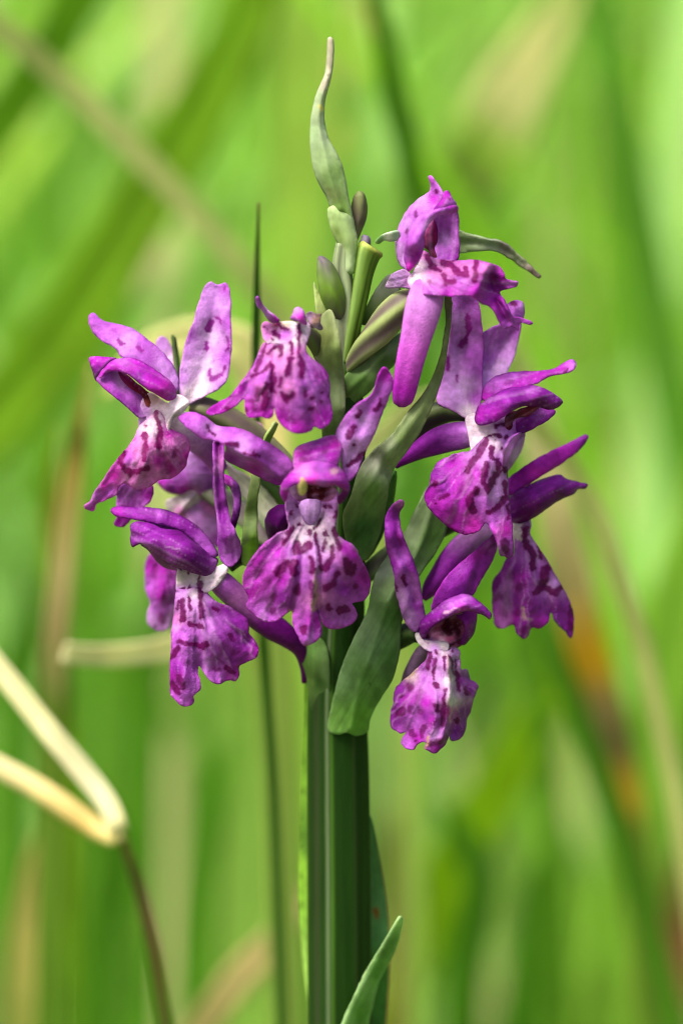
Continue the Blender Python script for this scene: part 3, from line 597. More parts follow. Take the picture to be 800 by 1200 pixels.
# --- upper left flower with flared pale sepals
t = T(90, 320, 4.2105)
F = flower(t, [(205, 486), (250, 500), (300, 545), (342, 577), (372, 610), (378, 668), (345, 655), (320, 605), (270, 572), (225, 532)],
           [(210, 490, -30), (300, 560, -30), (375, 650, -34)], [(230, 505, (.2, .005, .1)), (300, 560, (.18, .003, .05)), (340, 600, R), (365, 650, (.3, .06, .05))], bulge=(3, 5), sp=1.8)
petal('sepal', F, t, [(645, 48), (662, 40), (690, 58), (735, 48), (755, 100), (758, 200), (763, 300), (760, 420), (740, 530), (700, 570), (640, 602), (590, 627), (558, 645), (530, 620), (510, 565), (510, 480), (520, 420), (540, 330), (570, 250), (600, 150), (625, 80)],
      [(660, 45, 10), (740, 60, 6), (580, 250, -2), (760, 300, -6), (660, 300, 4), (515, 480, -16), (740, 520, -14), (640, 480, -6), (560, 630, -24)],
      [(660, 70, L2), (740, 80, L), (700, 150, L2), (600, 220, L2), (750, 250, L), (650, 300, (.7, .45, .8)), (740, 420, L), (560, 380, L2), (620, 450, (.72, .5, .8)), (520, 520, L2), (620, 560, W), (560, 600, W), (700, 540, L2), (550, 300, L)],
      marks=[([(733, 62), (731, 80)], 9), ([(688, 213), (704, 228), (706, 248)], 8), ([(662, 245), (650, 275)], 15), ([(640, 350), (639, 370)], 14), ([(735, 312), (748, 335), (748, 362), (738, 378)], 9), ([(658, 480), (652, 505), (668, 525), (695, 518), (722, 490), (735, 462)], 10), ([(668, 435)], 8, .4), ([(562, 425)], 9, .35)],
      mark_col=(.24, .01, .25), streak=((-.25, 1), 2.2, .05), crease=[([(700, 80), (640, 400), (570, 620)], 4, 8)], edge=L)
petal('sepal', F, t, [(58, 215), (72, 198), (92, 200), (130, 235), (200, 250), (270, 270), (330, 310), (400, 365), (460, 430), (490, 480), (505, 560), (470, 600), (400, 500), (300, 440), (225, 418), (190, 375), (130, 340), (85, 300), (60, 250)],
      [(70, 205, 4), (70, 280, 0), (200, 250, 2), (200, 330, -10), (330, 310, -6), (300, 430, -24), (460, 440, -14), (490, 580, -24)],
      [(70, 220, L), (120, 270, L), (200, 280, L), (250, 330, L2), (330, 350, L), (350, 420, L), (430, 440, L2), (480, 520, L2), (450, 420, L)],
      marks=[([(175, 278), (195, 290)], 10, .5), ([(203, 338), (225, 352)], 9), ([(298, 362), (325, 385)], 9)], mark_col=(.24, .01, .25), bulge=(4, 8), streak=((.8, .6), 2, .05))
petal('sepal', F, t, [(60, 428), (72, 412), (120, 412), (195, 420), (160, 450), (120, 500), (98, 535), (80, 490)], [(65, 425, -22), (190, 420, -30), (98, 530, -26), (110, 450, -34)],
      [(80, 430, M), (140, 430, M), (100, 480, V), (95, 520, D)], bulge=(4, 6))
petal('petal', F, t, [(98, 520), (150, 485), (215, 485), (245, 530), (300, 572), (332, 612), (352, 655), (345, 710), (310, 714), (250, 662), (180, 602), (128, 560)],
      [(100, 522, -34), (200, 490, -26), (300, 580, -26), (345, 700, -36), (180, 600, -44), (220, 560, -28)],
      [(140, 510, L), (220, 540, L2), (280, 600, L), (180, 560, L), (200, 610, V), (290, 680, D), (150, 570, M), (340, 680, L2)], edge=D)
petal('petal', F, t, [(108, 505), (150, 448), (220, 418), (300, 425), (380, 470), (450, 520), (486, 565), (491, 612), (460, 632), (420, 617), (360, 582), (310, 547), (260, 507), (200, 484), (150, 492), (115, 520)],
      [(112, 510, -38), (220, 420, -36), (300, 490, -60), (260, 505, -54), (400, 480, -42), (420, 580, -66), (485, 590, -40), (450, 630, -50)],
      [(140, 470, M), (220, 440, L), (300, 450, M), (380, 520, M), (450, 580, HM), (470, 610, M), (300, 510, V), (200, 470, M)], bulge=(7, 9), marks=[([(355, 510)], 7, .4)])
petal('throat', F, t, [(325, 620), (365, 590), (420, 625), (455, 640), (490, 600), (530, 610), (560, 640), (530, 680), (480, 720), (450, 790), (330, 800), (305, 740), (310, 700)],
      [(330, 640, -34), (400, 640, -36), (540, 640, -34), (500, 660, -46), (450, 760, -44), (320, 780, -38), (390, 730, -40)],
      [(340, 680, L2), (400, 660, (.75, .6, .7)), (460, 690, W), (520, 640, (.85, .8, .82)), (400, 740, W), (330, 760, L2), (390, 630, (.5, .3, .3))], sp=1.8, crease=[([(540, 640), (470, 700), (445, 780)], -6, 3)])
t = T(90, 460, 5)
petal('lip_lobe', F, t, [(230, 550), (300, 530), (350, 550), (440, 545), (450, 590), (430, 640), (400, 668), (340, 720), (320, 745), (275, 788), (235, 785), (218, 770), (238, 730), (230, 690), (236, 620)],
      [(240, 560, -14), (430, 560, -18), (330, 600, -6), (400, 660, -8), (240, 780, -12)], [(260, 600, L), (340, 620, L), (420, 600, M), (280, 700, M), (240, 770, M), (380, 650, L)], marks=[([(345, 600), (335, 680)], 10, .4), ([(375, 600), (370, 660)], 8, .4)])
petal('lip', F, t, [(365, 195), (400, 165), (440, 130), (470, 100), (505, 130), (540, 200), (600, 235), (650, 270), (666, 320), (652, 390), (641, 430), (600, 476), (545, 506), (490, 512), (450, 541), (400, 566), (340, 566), (300, 538), (270, 535), (242, 560), (235, 600), (170, 630), (120, 652), (97, 690), (50, 682), (43, 662), (75, 640), (110, 570), (160, 500), (220, 410), (280, 340), (335, 270)],
      [(370, 195, -40), (470, 110, -42), (540, 200, -46), (440, 250, -62), (350, 280, -58), (655, 310, -34), (560, 350, -58), (400, 420, -70), (640, 430, -36), (480, 510, -52), (370, 560, -50), (250, 440, -58), (220, 410, -50), (240, 590, -36), (60, 670, -26), (150, 530, -38)],
      [(410, 180, W), (470, 140, W), (440, 220, W), (350, 300, PK), (370, 400, PK), (300, 380, L), (430, 330, PK), (540, 240, HM), (520, 300, PK), (610, 300, PK), (640, 380, HM), (560, 440, HM), (480, 400, HM), (490, 480, PK), (400, 520, PK), (300, 500, PK), (220, 480, HM), (150, 540, HM), (120, 600, L), (70, 660, M), (200, 580, L), (580, 400, PK)],
      vein=(430, 140), marks=[([(466, 115), (482, 170), (485, 220)], 14), ([(485, 220), (480, 325)], 22), ([(400, 238), (400, 395)], 16), ([(265, 350), (258, 410), (285, 450), (325, 472)], 20), ([(355, 462), (412, 445)], 19), ([(580, 335), (572, 375)], 17, .8), ([(530, 420), (535, 455)], 22, .6), ([(500, 370)], 16, .5), ([(620, 415)], 12, .5), ([(345, 320), (340, 380)], 10, .4), ([(250, 548), (275, 530)], 12, .8), ([(408, 195)], 8)],
      mark_col=(.16, .0, .09), crease=[([(440, 230), (400, 400), (330, 560)], -5, 7), ([(540, 506), (520, 380)], 4, 6), ([(300, 536), (330, 440)], 5, 6), ([(90, 680), (200, 560)], 4, 3)], sp=1.8, ruffle=1.7, edge=HM)
tube('spur', F, [(204, 490, -34, 9), (212, 496, -24, 15), (222, 505, -10, 18), (234, 516, 6, 17), (246, 530, 20, 14), (258, 550, 28, 10)],
     lambda tt, a: grad((0, W), (.25, L2), (.6, L), (1, L))(tt) * (1 + .25 * (noise2(a * 2, tt * 6, 7) - .5))[..., None], M_PETAL, seg=28, step=3)

# --- lower left flower with dark hood and notched lip
t = T(160, 640, 5)
F = flower(t, [(238, 150), (240, 130), (300, 120), (400, 140), (470, 120), (520, 105), (538, 140), (505, 195), (435, 262), (390, 275), (300, 272), (238, 265), (232, 205)],
           [(240, 150, -62), (300, 150, -56), (470, 140, -60), (530, 125, -58), (430, 250, -72), (240, 250, -70), (340, 220, -64)],
           [(260, 200, (.58, .54, .5)), (340, 200, (.62, .54, .6)), (480, 170, (.62, .56, .6)), (430, 240, W), (520, 130, (.6, .5, .58)), (260, 260, L2), (350, 260, L2)],
           marks=[([(270, 240), (262, 255)], 12), ([(308, 243)], 14), ([(297, 158), (302, 165)], 10), ([(368, 178), (368, 190)], 9), ([(376, 215), (375, 260)], 17)], crease=[([(525, 130), (480, 190), (420, 262)], -3, 3)], thick=1.5, sp=1.8)
petal('lip', F, t, [(238, 258), (300, 250), (350, 240), (400, 245), (430, 290), (480, 330), (540, 350), (600, 390), (650, 430), (661, 480), (660, 510), (700, 560), (714, 600), (705, 650), (650, 681), (606, 700), (600, 760), (580, 790), (548, 786), (525, 792), (490, 809), (450, 797), (400, 750), (366, 703), (360, 745), (376, 800), (375, 840), (336, 876), (336, 915), (310, 938), (265, 936), (225, 900), (200, 870), (194, 780), (194, 700), (204, 600), (204, 500), (218, 400), (222, 330)],
      [(240, 262, -72), (340, 245, -72), (425, 290, -74), (222, 400, -72), (300, 380, -88), (400, 420, -88), (600, 395, -62), (540, 480, -86), (660, 500, -66), (705, 610, -66), (600, 740, -76), (480, 800, -88), (400, 640, -96), (360, 720, -92), (280, 600, -98), (204, 600, -84), (196, 820, -90), (270, 930, -104), (350, 860, -100), (270, 780, -106)],
      [(270, 280, L2), (340, 280, W), (400, 280, L2), (240, 330, L2), (330, 340, L2), (240, 430, PK), (215, 540, L), (290, 500, L), (440, 360, L), (520, 370, V), (600, 440, V), (640, 560, V), (690, 620, M), (560, 660, V), (480, 560, V), (420, 540, L), (480, 760, L), (420, 690, L), (320, 640, L), (240, 720, V), (340, 820, L), (300, 900, L), (215, 760, M), (560, 760, M)],
      vein=(340, 220), marks=[([(376, 245), (376, 310)], 17), ([(375, 330), (385, 410)], 18), ([(310, 300), (313, 375)], 14), ([(262, 320), (272, 430)], 18), ([(315, 455), (380, 478)], 18), ([(250, 565), (330, 570), (395, 600), (402, 565)], 16), ([(205, 655), (240, 600)], 16), ([(450, 365), (470, 375)], 12), ([(505, 352)], 10), ([(545, 525), (560, 545)], 15, .9), ([(490, 600)], 20, .6), ([(460, 710), (480, 720)], 12, .8), ([(530, 715), (565, 745)], 14), ([(585, 480)], 18, .5), ([(580, 620)], 24, .5), ([(258, 765), (268, 825)], 22, .9), ([(212, 810), (245, 865)], 18), ([(232, 370), (248, 330)], 9), ([(330, 900)], 14, .6), ([(300, 680)], 14, .4), ([(380, 880), (400, 820)], 8, .4), ([(440, 640), (520, 690)], 9, .5)],
      crease=[([(380, 330), (470, 480), (600, 640)], -4, 8), ([(300, 400), (270, 620), (280, 850)], -5, 9), ([(365, 700), (350, 560)], 6, 6), ([(450, 420), (650, 560)], 4, 7)], sp=1.8, ruffle=1.6, edge=M)
t = T(120, 520, 4.444)
petal('sepal', F, t, [(44, 345), (58, 330), (90, 326), (150, 329), (250, 330), (340, 345), (430, 385), (510, 440), (570, 510), (606, 580), (560, 590), (500, 530), (430, 470), (350, 432), (260, 415), (190, 402), (110, 387), (60, 372)],
      [(50, 345, -40), (150, 330, -44), (250, 415, -58), (340, 345, -46), (400, 430, -60), (510, 440, -46), (595, 575, -52), (300, 370, -60)],
      [(60, 350, M), (150, 350, V), (250, 370, V), (350, 390, V), (450, 430, V), (540, 510, L), (590, 560, L), (300, 345, L)], bulge=(4, 7), edge=D)
petal('petal', F, t, [(200, 525), (260, 565), (330, 610), (395, 645), (420, 670), (380, 662), (320, 645), (280, 610), (240, 560)], [(205, 528, -60), (400, 655, -60), (290, 600, -52)], [(230, 545, V), (320, 620, D), (390, 655, V)])
petal('petal', F, t, [(145, 428), (165, 408), (200, 405), (260, 412), (350, 426), (430, 466), (500, 526), (570, 582), (602, 602), (592, 642), (562, 682), (512, 687), (440, 662), (380, 642), (310, 602), (250, 562), (207, 525), (180, 530), (155, 541), (145, 500), (150, 470)],
      [(150, 430, -58), (150, 530, -62), (260, 412, -60), (250, 500, -84), (350, 430, -60), (330, 600, -76), (400, 540, -98), (570, 590, -56), (510, 685, -78), (590, 640, -58), (480, 600, -94)],
      [(160, 440, V), (220, 430, V), (300, 450, V), (190, 500, V), (300, 540, V), (400, 530, V), (450, 600, D), (350, 590, V), (540, 600, V), (520, 670, D), (590, 620, L), (400, 640, D), (380, 470, D)],
      crease=[([(150, 490), (230, 478), (310, 445), (430, 450), (490, 490)], 7, 5)], bulge=(8, 12), marks=[([(330, 535), (410, 552)], 7, .4)], mark_col=(.55, .3, .6), edge=D)
petal('sepal', F, t, [(578, -12), (605, -16), (634, -12), (632, 100), (630, 200), (650, 300), (668, 400), (702, 470), (726, 540), (716, 592), (672, 642), (622, 615), (600, 545), (600, 450), (590, 350), (578, 250), (575, 120)],
      [(580, 0, -60), (632, 0, -60), (605, 100, -70), (590, 300, -56), (650, 320, -62), (620, 300, -70), (640, 480, -74), (720, 560, -58), (670, 635, -58), (602, 500, -58)],
      [(605, 20, V), (585, 100, L), (628, 100, PK), (605, 200, V), (600, 330, V), (640, 400, V), (620, 500, V), (690, 500, L), (660, 590, L), (710, 570, L)],
      marks=[([(603, 5), (600, 90)], 12, .7), ([(660, 420), (650, 440)], 8, .4)], crease=[([(605, 0), (605, 200), (625, 400)], 6, 3)], edge=L)
t = T(220, 480, 5.714)
petal('sepal', F, t, [(235, 430), (285, 445), (335, 495), (360, 570), (354, 660), (335, 750), (312, 805), (285, 770), (300, 690), (308, 600), (285, 530), (242, 480)],
      [(240, 450, -30), (300, 500, -40), (350, 560, -34), (330, 680, -44), (310, 790, -46)], [(260, 460, M), (320, 520, L), (340, 600, L), (330, 700, V), (305, 770, D)], marks=[([(255, 465), (290, 520)], 14, .7), ([(335, 720), (318, 790)], 10, .7)], bulge=(3, 5))
tube('spur', F, [(248, 672, -56, 9), (258, 682, -52, 14), (272, 695, -46, 15), (292, 713, -40, 16), (316, 732, -36, 16), (338, 747, -32, 13), (352, 762, -24, 9), (358, 782, -14, 7), (356, 800, -10, 3)],
     lambda tt, a: grad((0, W), (.08, L), (.2, (.34, .10, .36)), (.45, D), (1, D))(tt) * (1 + .4 * (noise2(a * 3, tt * 9, 7) - .5))[..., None], M_PETAL, seg=28, step=3)
tube('ovary', F, [(268, 662, -46, 9), (280, 654, -40, 10), (300, 650, -34, 11), (330, 655, -24, 12), (370, 670, -4, 12)], twisted((.035, .015, .035), (.02, .03, .015), .8), M_BRACT, twist_ridge(.8), seg=24)

# --- right flower with two pale upright sepals
t = T(450, 340, 3.333)
F = flower(t, [(472, 492), (520, 468), (590, 448), (605, 458), (562, 492), (512, 503), (492, 545), (474, 538)], [(480, 500, -62), (590, 455, -62), (485, 540, -62), (540, 480, -58)],
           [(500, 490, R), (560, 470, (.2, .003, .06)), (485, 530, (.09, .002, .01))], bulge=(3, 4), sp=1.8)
petal('sepal', F, t, [(258, 25), (300, 10), (350, 18), (372, 60), (381, 130), (386, 220), (382, 300), (382, 380), (372, 445), (342, 495), (310, 495), (260, 465), (212, 445), (203, 420), (220, 350), (245, 250), (258, 150)],
      [(300, 15, -8), (262, 150, -18), (378, 130, -16), (320, 200, -6), (210, 430, -22), (380, 330, -30), (300, 350, -14), (330, 490, -44), (250, 440, -26)],
      [(320, 50, L), (300, 120, L2), (360, 120, L), (270, 250, L2), (340, 250, L), (370, 300, L), (240, 380, L2), (310, 380, (.62, .36, .74)), (360, 420, L), (330, 480, W), (260, 440, L2)],
      marks=[([(325, 108), (330, 150)], 13), ([(329, 150), (316, 190)], 8), ([(312, 198), (298, 215)], 13), ([(252, 268), (247, 305)], 8), ([(283, 338), (282, 355)], 8)], mark_col=(.20, .005, .20), streak=((-.1, 1), 2, .07), crease=[([(320, 60), (300, 300), (330, 480)], 4, 8)], edge=M)
petal('sepal', F, t, [(388, 168), (430, 142), (470, 122), (528, 118), (522, 200), (502, 270), (472, 332), (440, 370), (400, 410), (378, 430), (378, 330), (384, 250)],
      [(390, 180, -2), (525, 130, 0), (450, 220, 8), (480, 310, -10), (390, 410, -34)], [(430, 170, L), (500, 150, L), (480, 220, L2), (450, 180, L), (400, 260, L), (440, 300, (.68, .4, .78)), (400, 380, L2)],
      marks=[([(420, 275), (405, 300)], 16, .45), ([(455, 210), (430, 270)], 8, .35)], mark_col=V, crease=[([(520, 130), (440, 280), (390, 400)], 4, 6)])
petal('sepal', F, t, [(742, 274), (748, 290), (736, 316), (700, 326), (650, 336), (600, 362), (540, 382), (460, 400), (400, 435), (380, 425), (388, 380), (430, 338), (500, 318), (580, 315), (650, 309), (700, 284), (728, 271)],
      [(740, 285, -36), (650, 320, -48), (520, 320, -44), (560, 370, -62), (400, 400, -44), (460, 370, -60)], [(735, 285, L), (690, 305, M), (600, 335, M), (500, 340, L), (520, 370, M), (430, 370, L), (400, 420, M)],
      marks=[([(700, 320), (712, 308)], 7), ([(475, 362), (500, 355)], 9, .5)], bulge=(4, 6))
petal('petal', F, t, [(515, 515), (530, 485), (590, 456), (640, 462), (668, 470), (656, 496), (600, 532), (552, 556), (520, 558)], [(520, 530, -56), (650, 480, -56), (590, 470, -50), (550, 550, -62), (590, 510, -60)],
      [(550, 500, V), (600, 490, L), (640, 480, V), (560, 540, D), (610, 520, V)], bulge=(3, 6), edge=D)
petal('petal', F, t, [(353, 515), (352, 490), (370, 450), (420, 412), (480, 382), (550, 369), (610, 378), (660, 403), (697, 436), (672, 461), (640, 466), (590, 456), (540, 456), (490, 481), (440, 512), (400, 526), (370, 528)],
      [(355, 510, -58), (400, 430, -62), (550, 370, -60), (690, 437, -66), (480, 430, -92), (600, 410, -86), (590, 455, -78), (420, 515, -80)],
      [(370, 490, M), (420, 440, V), (500, 400, V), (580, 390, V), (650, 420, V), (440, 490, M), (540, 440, D), (620, 450, D), (400, 515, V), (480, 460, V)], bulge=(8, 10), edge=D)
petal('throat', F, t, [(315, 500), (350, 478), (372, 520), (430, 505), (490, 480), (525, 500), (550, 560), (530, 600), (480, 640), (420, 650), (345, 650), (332, 590), (322, 540)],
      [(320, 510, -48), (360, 520, -54), (480, 500, -56), (545, 560, -52), (350, 640, -62), (450, 580, -64), (490, 630, -64)],
      [(335, 510, W), (345, 600, W), (400, 560, (.74, .6, .72)), (460, 530, L2), (520, 540, L), (490, 590, L2), (420, 620, W)],
      marks=[([(410, 570), (450, 568)], 9), ([(470, 578)], 9), ([(500, 592)], 9), ([(456, 622)], 8), ([(430, 535), (470, 525)], 6), ([(395, 590), (340, 690)], 12)], sp=1.8)
petal('sepal', F, t, [(548, 555), (545, 600), (525, 650), (490, 700), (470, 710), (470, 630), (500, 575)], [(545, 565, -28), (510, 640, -24), (480, 700, -26)], [(540, 580, L), (510, 650, L2), (490, 690, L)])
t = T(480, 500, 3.636)
petal('lip', F, t, [(250, 105), (300, 60), (335, 25), (390, 30), (440, 55), (422, 110), (415, 170), (420, 240), (426, 320), (431, 380), (438, 420), (438, 480), (441, 540), (420, 562), (400, 552), (384, 552), (370, 500), (350, 450), (325, 413), (290, 446), (240, 461), (190, 446), (140, 411), (100, 371), (70, 331), (61, 290), (80, 250), (90, 200), (120, 150), (170, 125), (222, 108)],
      [(255, 105, -64), (335, 30, -60), (435, 60, -58), (330, 150, -86), (415, 200, -66), (240, 240, -94), (330, 300, -96), (65, 290, -70), (100, 180, -72), (160, 330, -92), (240, 455, -84), (140, 405, -76), (428, 360, -72), (430, 540, -84), (385, 500, -94), (360, 420, -96)],
      [(290, 90, L2), (370, 70, W), (420, 70, L2), (340, 150, L2), (280, 200, M), (180, 150, M), (110, 200, V), (80, 290, M), (150, 260, V), (200, 240, M), (130, 360, M), (200, 420, M), (280, 420, HM), (320, 330, L), (360, 290, L2), (390, 240, L2), (340, 400, L), (400, 440, HM), (395, 530, V), (430, 500, L), (220, 320, M), (420, 340, L)],
      vein=(380, 20), marks=[([(325, 60), (290, 120), (245, 185)], 15), ([(338, 42), (380, 35)], 9), ([(405, 50)], 10), ([(435, 65)], 9), ([(350, 95), (348, 135)], 13), ([(325, 165), (315, 240), (332, 270), (350, 240), (368, 200)], 15), ([(372, 135), (378, 190)], 10), ([(375, 150), (412, 195)], 9), ([(285, 270), (255, 300), (258, 340), (278, 362)], 16), ([(335, 362), (370, 345), (398, 310)], 14), ([(405, 240), (412, 305)], 12), ([(415, 340), (422, 390)], 9), ([(105, 245)], 12), ([(125, 305), (155, 292)], 12), ([(103, 325)], 9), ([(390, 97)], 10), ([(400, 485), (410, 520)], 20, .9), ([(190, 290), (270, 220)], 12, .5), ([(135, 400), (190, 440), (240, 455)], 7, .7), ([(230, 280), (240, 250)], 10, .4)],
      crease=[([(345, 80), (320, 250), (340, 400), (410, 540)], -4, 8), ([(200, 140), (140, 300)], 4, 8), ([(325, 412), (300, 300)], 6, 7), ([(250, 180), (190, 400)], 4, 7)], sp=1.8, ruffle=1.5, edge=D)
t = T(450, 340, 3.333)
tube('spur', F, [(556, 508, -40, 13), (542, 510, -36, 16), (525, 513, -32, 16.5), (508, 519, -28, 15), (490, 528, -24, 11), (474, 538, -22, 7), (463, 547, -20, 3)],
     lambda tt, a: grad((0, L2), (.15, L), (.4, V), (1, D))(tt) * (1 + .25 * np.sin(5 * a))[..., None], M_PETAL, seg=28, step=3)
tube('ovary', F, [(552, 490, -34, 6), (540, 484, -24, 9), (520, 482, -14, 13), (500, 490, -8, 13), (478, 510, -4, 12), (440, 550, 0, 10), (412, 590, 0, 8)], twisted((.10, .13, .05), (.035, .04, .025), .9), M_BRACT, twist_ridge(.9), seg=24)

# --- lower right flower with an open mouth
t = T(445, 720, 6.154)
F = flower(t, [(310, 150), (350, 100), (430, 30), (520, -20), (600, 0), (640, 80), (630, 170), (590, 215), (520, 250), (470, 260), (400, 240), (330, 215)],
           [(330, 180, -66), (480, 0, -70), (630, 100, -68), (480, 120, -48), (480, 240, -70), (560, 200, -62)],
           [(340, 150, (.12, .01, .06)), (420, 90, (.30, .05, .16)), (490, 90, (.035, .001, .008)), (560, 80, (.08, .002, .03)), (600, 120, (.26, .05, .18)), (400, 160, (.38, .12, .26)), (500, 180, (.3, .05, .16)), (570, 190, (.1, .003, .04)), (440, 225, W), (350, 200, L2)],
           marks=[([(480, 30), (470, 110), (500, 130)], 26), ([(540, 60), (545, 100)], 16), ([(590, 185), (510, 225)], 13), ([(330, 150), (345, 170)], 16), ([(570, 110), (560, 150)], 12)], mark_col=(.05, .001, .015), sp=1.8)
petal('throat', F, t, [(258, 130), (290, 138), (330, 178), (400, 188), (485, 200), (495, 230), (470, 275), (400, 262), (360, 270), (320, 250), (280, 212), (256, 170)],
      [(262, 140, -66), (330, 185, -72), (480, 205, -76), (470, 265, -80), (300, 225, -76), (390, 230, -80)], [(270, 160, (.5, .46, .48)), (320, 210, (.5, .40, .5)), (450, 220, (.58, .52, .54)), (400, 250, L2)], marks=[([(318, 180), (345, 215)], 8, .9)], sp=1.8, crease=[([(262, 140), (290, 205), (340, 250)], -2, 3)])
petal('lip', F, t, [(355, 245), (420, 235), (470, 265), (540, 240), (572, 262), (578, 340), (592, 395), (630, 402), (647, 440), (648, 468), (690, 488), (706, 512), (702, 540), (680, 600), (655, 690), (632, 740), (612, 830), (592, 890), (550, 913), (515, 900), (500, 868), (490, 905), (450, 962), (400, 1002), (350, 986), (320, 972), (312, 965), (335, 930), (300, 918), (270, 935), (240, 976), (190, 966), (158, 935), (160, 890), (190, 850), (140, 856), (100, 831), (73, 800), (75, 740), (80, 680), (95, 640), (100, 570), (130, 510), (170, 470), (230, 420), (280, 370), (318, 340), (338, 300)],
      [(360, 250, -80), (470, 268, -84), (570, 262, -76), (340, 320, -86), (480, 400, -112), (400, 450, -108), (580, 390, -82), (540, 450, -92), (645, 450, -64), (700, 520, -62), (600, 700, -76), (560, 905, -86), (505, 860, -100), (510, 600, -122), (100, 600, -82), (80, 760, -84), (250, 600, -108), (180, 960, -104), (190, 850, -98), (300, 800, -116), (400, 1000, -122), (420, 820, -122), (200, 450, -80)],
      [(380, 265, L2), (460, 280, W), (550, 270, L2), (430, 340, L2), (370, 340, L), (300, 380, L), (430, 420, L2), (230, 440, (.55, .4, .4)), (330, 470, L), (150, 540, V), (120, 640, V), (100, 760, V), (200, 620, M), (260, 680, L), (330, 640, M), (430, 580, L), (250, 780, L), (380, 760, M), (330, 730, V), (200, 920, L), (270, 890, M), (420, 720, L), (480, 700, HM), (400, 880, L2), (420, 960, M), (580, 480, V), (640, 540, V), (600, 700, V), (560, 840, V), (520, 620, W), (500, 480, W)],
      vein=(450, 250), marks=[([(355, 255), (360, 300), (345, 390)], 16), ([(410, 262), (412, 280)], 14), ([(398, 335), (388, 400), (395, 460)], 15), ([(400, 495), (405, 510)], 28), ([(460, 310), (460, 395)], 15), ([(495, 300), (520, 350), (535, 430)], 11), ([(525, 258)], 14), ([(555, 400), (562, 540)], 12), ([(612, 540), (628, 570)], 18), ([(560, 765)], 22), ([(400, 650), (412, 695)], 20, .9), ([(165, 680), (140, 720)], 28, .9), ([(155, 595)], 18, .9), ([(210, 520)], 26, .9), ([(290, 700)], 22, .7), ([(230, 830), (235, 860)], 22, .85), ([(320, 810), (300, 870)], 24, .85), ([(472, 540), (460, 650)], 15), ([(460, 650), (452, 790)], 20, .9), ([(220, 680), (215, 710)], 20, .6), ([(480, 880), (400, 930), (360, 940)], 20, .8), ([(290, 560), (260, 640)], 20, .45), ([(540, 330), (570, 440)], 8), ([(260, 910)], 8), ([(510, 840)], 10, .6), ([(486, 310), (500, 420), (506, 480)], 8, .95, (.55, .38, .33)), ([(512, 540), (518, 600), (515, 650)], 11, 1, (.66, .56, .62)), ([(512, 660), (503, 780)], 6, .9, (.55, .3, .4)), ([(345, 885), (350, 920), (318, 966)], 11, 1, (.55, .33, .15)), ([(180, 462), (230, 425), (265, 385)], 10, .9, (.5, .34, .24))],
      crease=[([(490, 320), (510, 480), (508, 640), (490, 780), (450, 900)], -11, 5), ([(545, 330), (535, 600), (510, 860)], 10, 5), ([(420, 400), (430, 700)], 4, 5), ([(330, 420), (220, 700)], 4, 6), ([(190, 850), (280, 700)], 4, 6)], sp=1.6, ruffle=2.0, edge=D, rough=.9)
petal('petal', F, t, [(540, 0), (600, -50), (690, -40), (702, 20), (696, 70), (680, 130), (642, 190), (600, 225), (580, 205), (600, 160), (608, 100), (590, 50)],
      [(560, 0, -70), (690, -20, -64), (700, 60, -56), (640, 190, -62), (590, 215, -66), (650, 60, -78)], [(600, 0, V), (660, 0, M), (660, 80, V), (680, 110, D), (630, 180, D), (610, 130, V)], bulge=(3, 6), edge=D)
tube('spur', F, [(500, 758, -62, 6), (494, 766, -50, 9), (487, 778, -42, 9), (480, 790, -38, 8), (474, 800, -36, 5)], solid((.24, .13, .27)), M_PETAL, seg=20, step=2)
tube('ovary', F, [(490, 745, -56, 8), (482, 742, -46, 11), (470, 745, -36, 13), (456, 752, -28, 13), (436, 765, -16, 12), (412, 780, -6, 10)], twisted((.06, .10, .03), (.02, .035, .015), .9), M_BRACT, twist_ridge(.9), seg=24)
t = T(440, 580, 5)
petal('sepal', F, t, [(128, 34), (150, 30), (165, 40), (164, 62), (140, 110), (140, 160), (162, 240), (192, 310), (222, 380), (242, 440), (262, 520), (272, 600), (286, 680), (292, 712), (258, 772), (240, 805), (200, 787), (160, 722), (130, 622), (114, 560), (105, 470), (85, 390), (60, 310), (51, 220), (55, 130), (85, 75)],
      [(155, 40, -96), (70, 150, -92), (135, 150, -92), (100, 220, -102), (90, 400, -90), (220, 390, -88), (160, 420, -102), (120, 570, -86), (260, 560, -82), (190, 560, -84), (220, 780, -70), (280, 710, -72)],
      [(150, 45, (.3, .08, .28)), (100, 110, V), (80, 200, V), (130, 280, V), (150, 380, L), (100, 400, V), (210, 420, V), (180, 500, L), (150, 600, L2), (240, 600, L), (200, 700, L2), (270, 700, L), (240, 660, V)],
      marks=[([(165, 480), (172, 530)], 9), ([(118, 530), (122, 560)], 9), ([(120, 215), (150, 290)], 10, .6), ([(215, 620), (225, 650)], 12, .4)], crease=[([(130, 100), (130, 250), (180, 420), (230, 620)], 6, 5), ([(150, 700), (180, 640), (200, 560)], -3, 5)], streak=((.3, 1), 2, .08), edge=D)
petal('sepal', F, t, [(640, 272), (665, 258), (690, 232), (706, 258), (706, 330), (682, 390), (642, 460), (602, 530), (567, 590), (480, 600), (410, 620), (350, 662), (325, 680), (338, 600), (370, 540), (410, 480), (480, 410), (540, 360), (600, 310)],
      [(650, 270, -58), (700, 300, -50), (480, 410, -66), (640, 460, -54), (560, 460, -72), (340, 640, -72), (560, 580, -66), (440, 540, -78)],
      [(660, 280, L), (690, 270, D), (600, 350, M), (680, 370, V), (520, 430, V), (600, 480, V), (440, 500, V), (520, 560, V), (380, 600, V), (640, 400, V)],
      marks=[([(635, 340), (680, 290)], 12, .7), ([(495, 485)], 14, .4), ([(525, 415)], 8, .3)], crease=[([(650, 270), (600, 430), (560, 560)], 4, 5)], edge=M, streak=((-.7, .7), 2, .09))
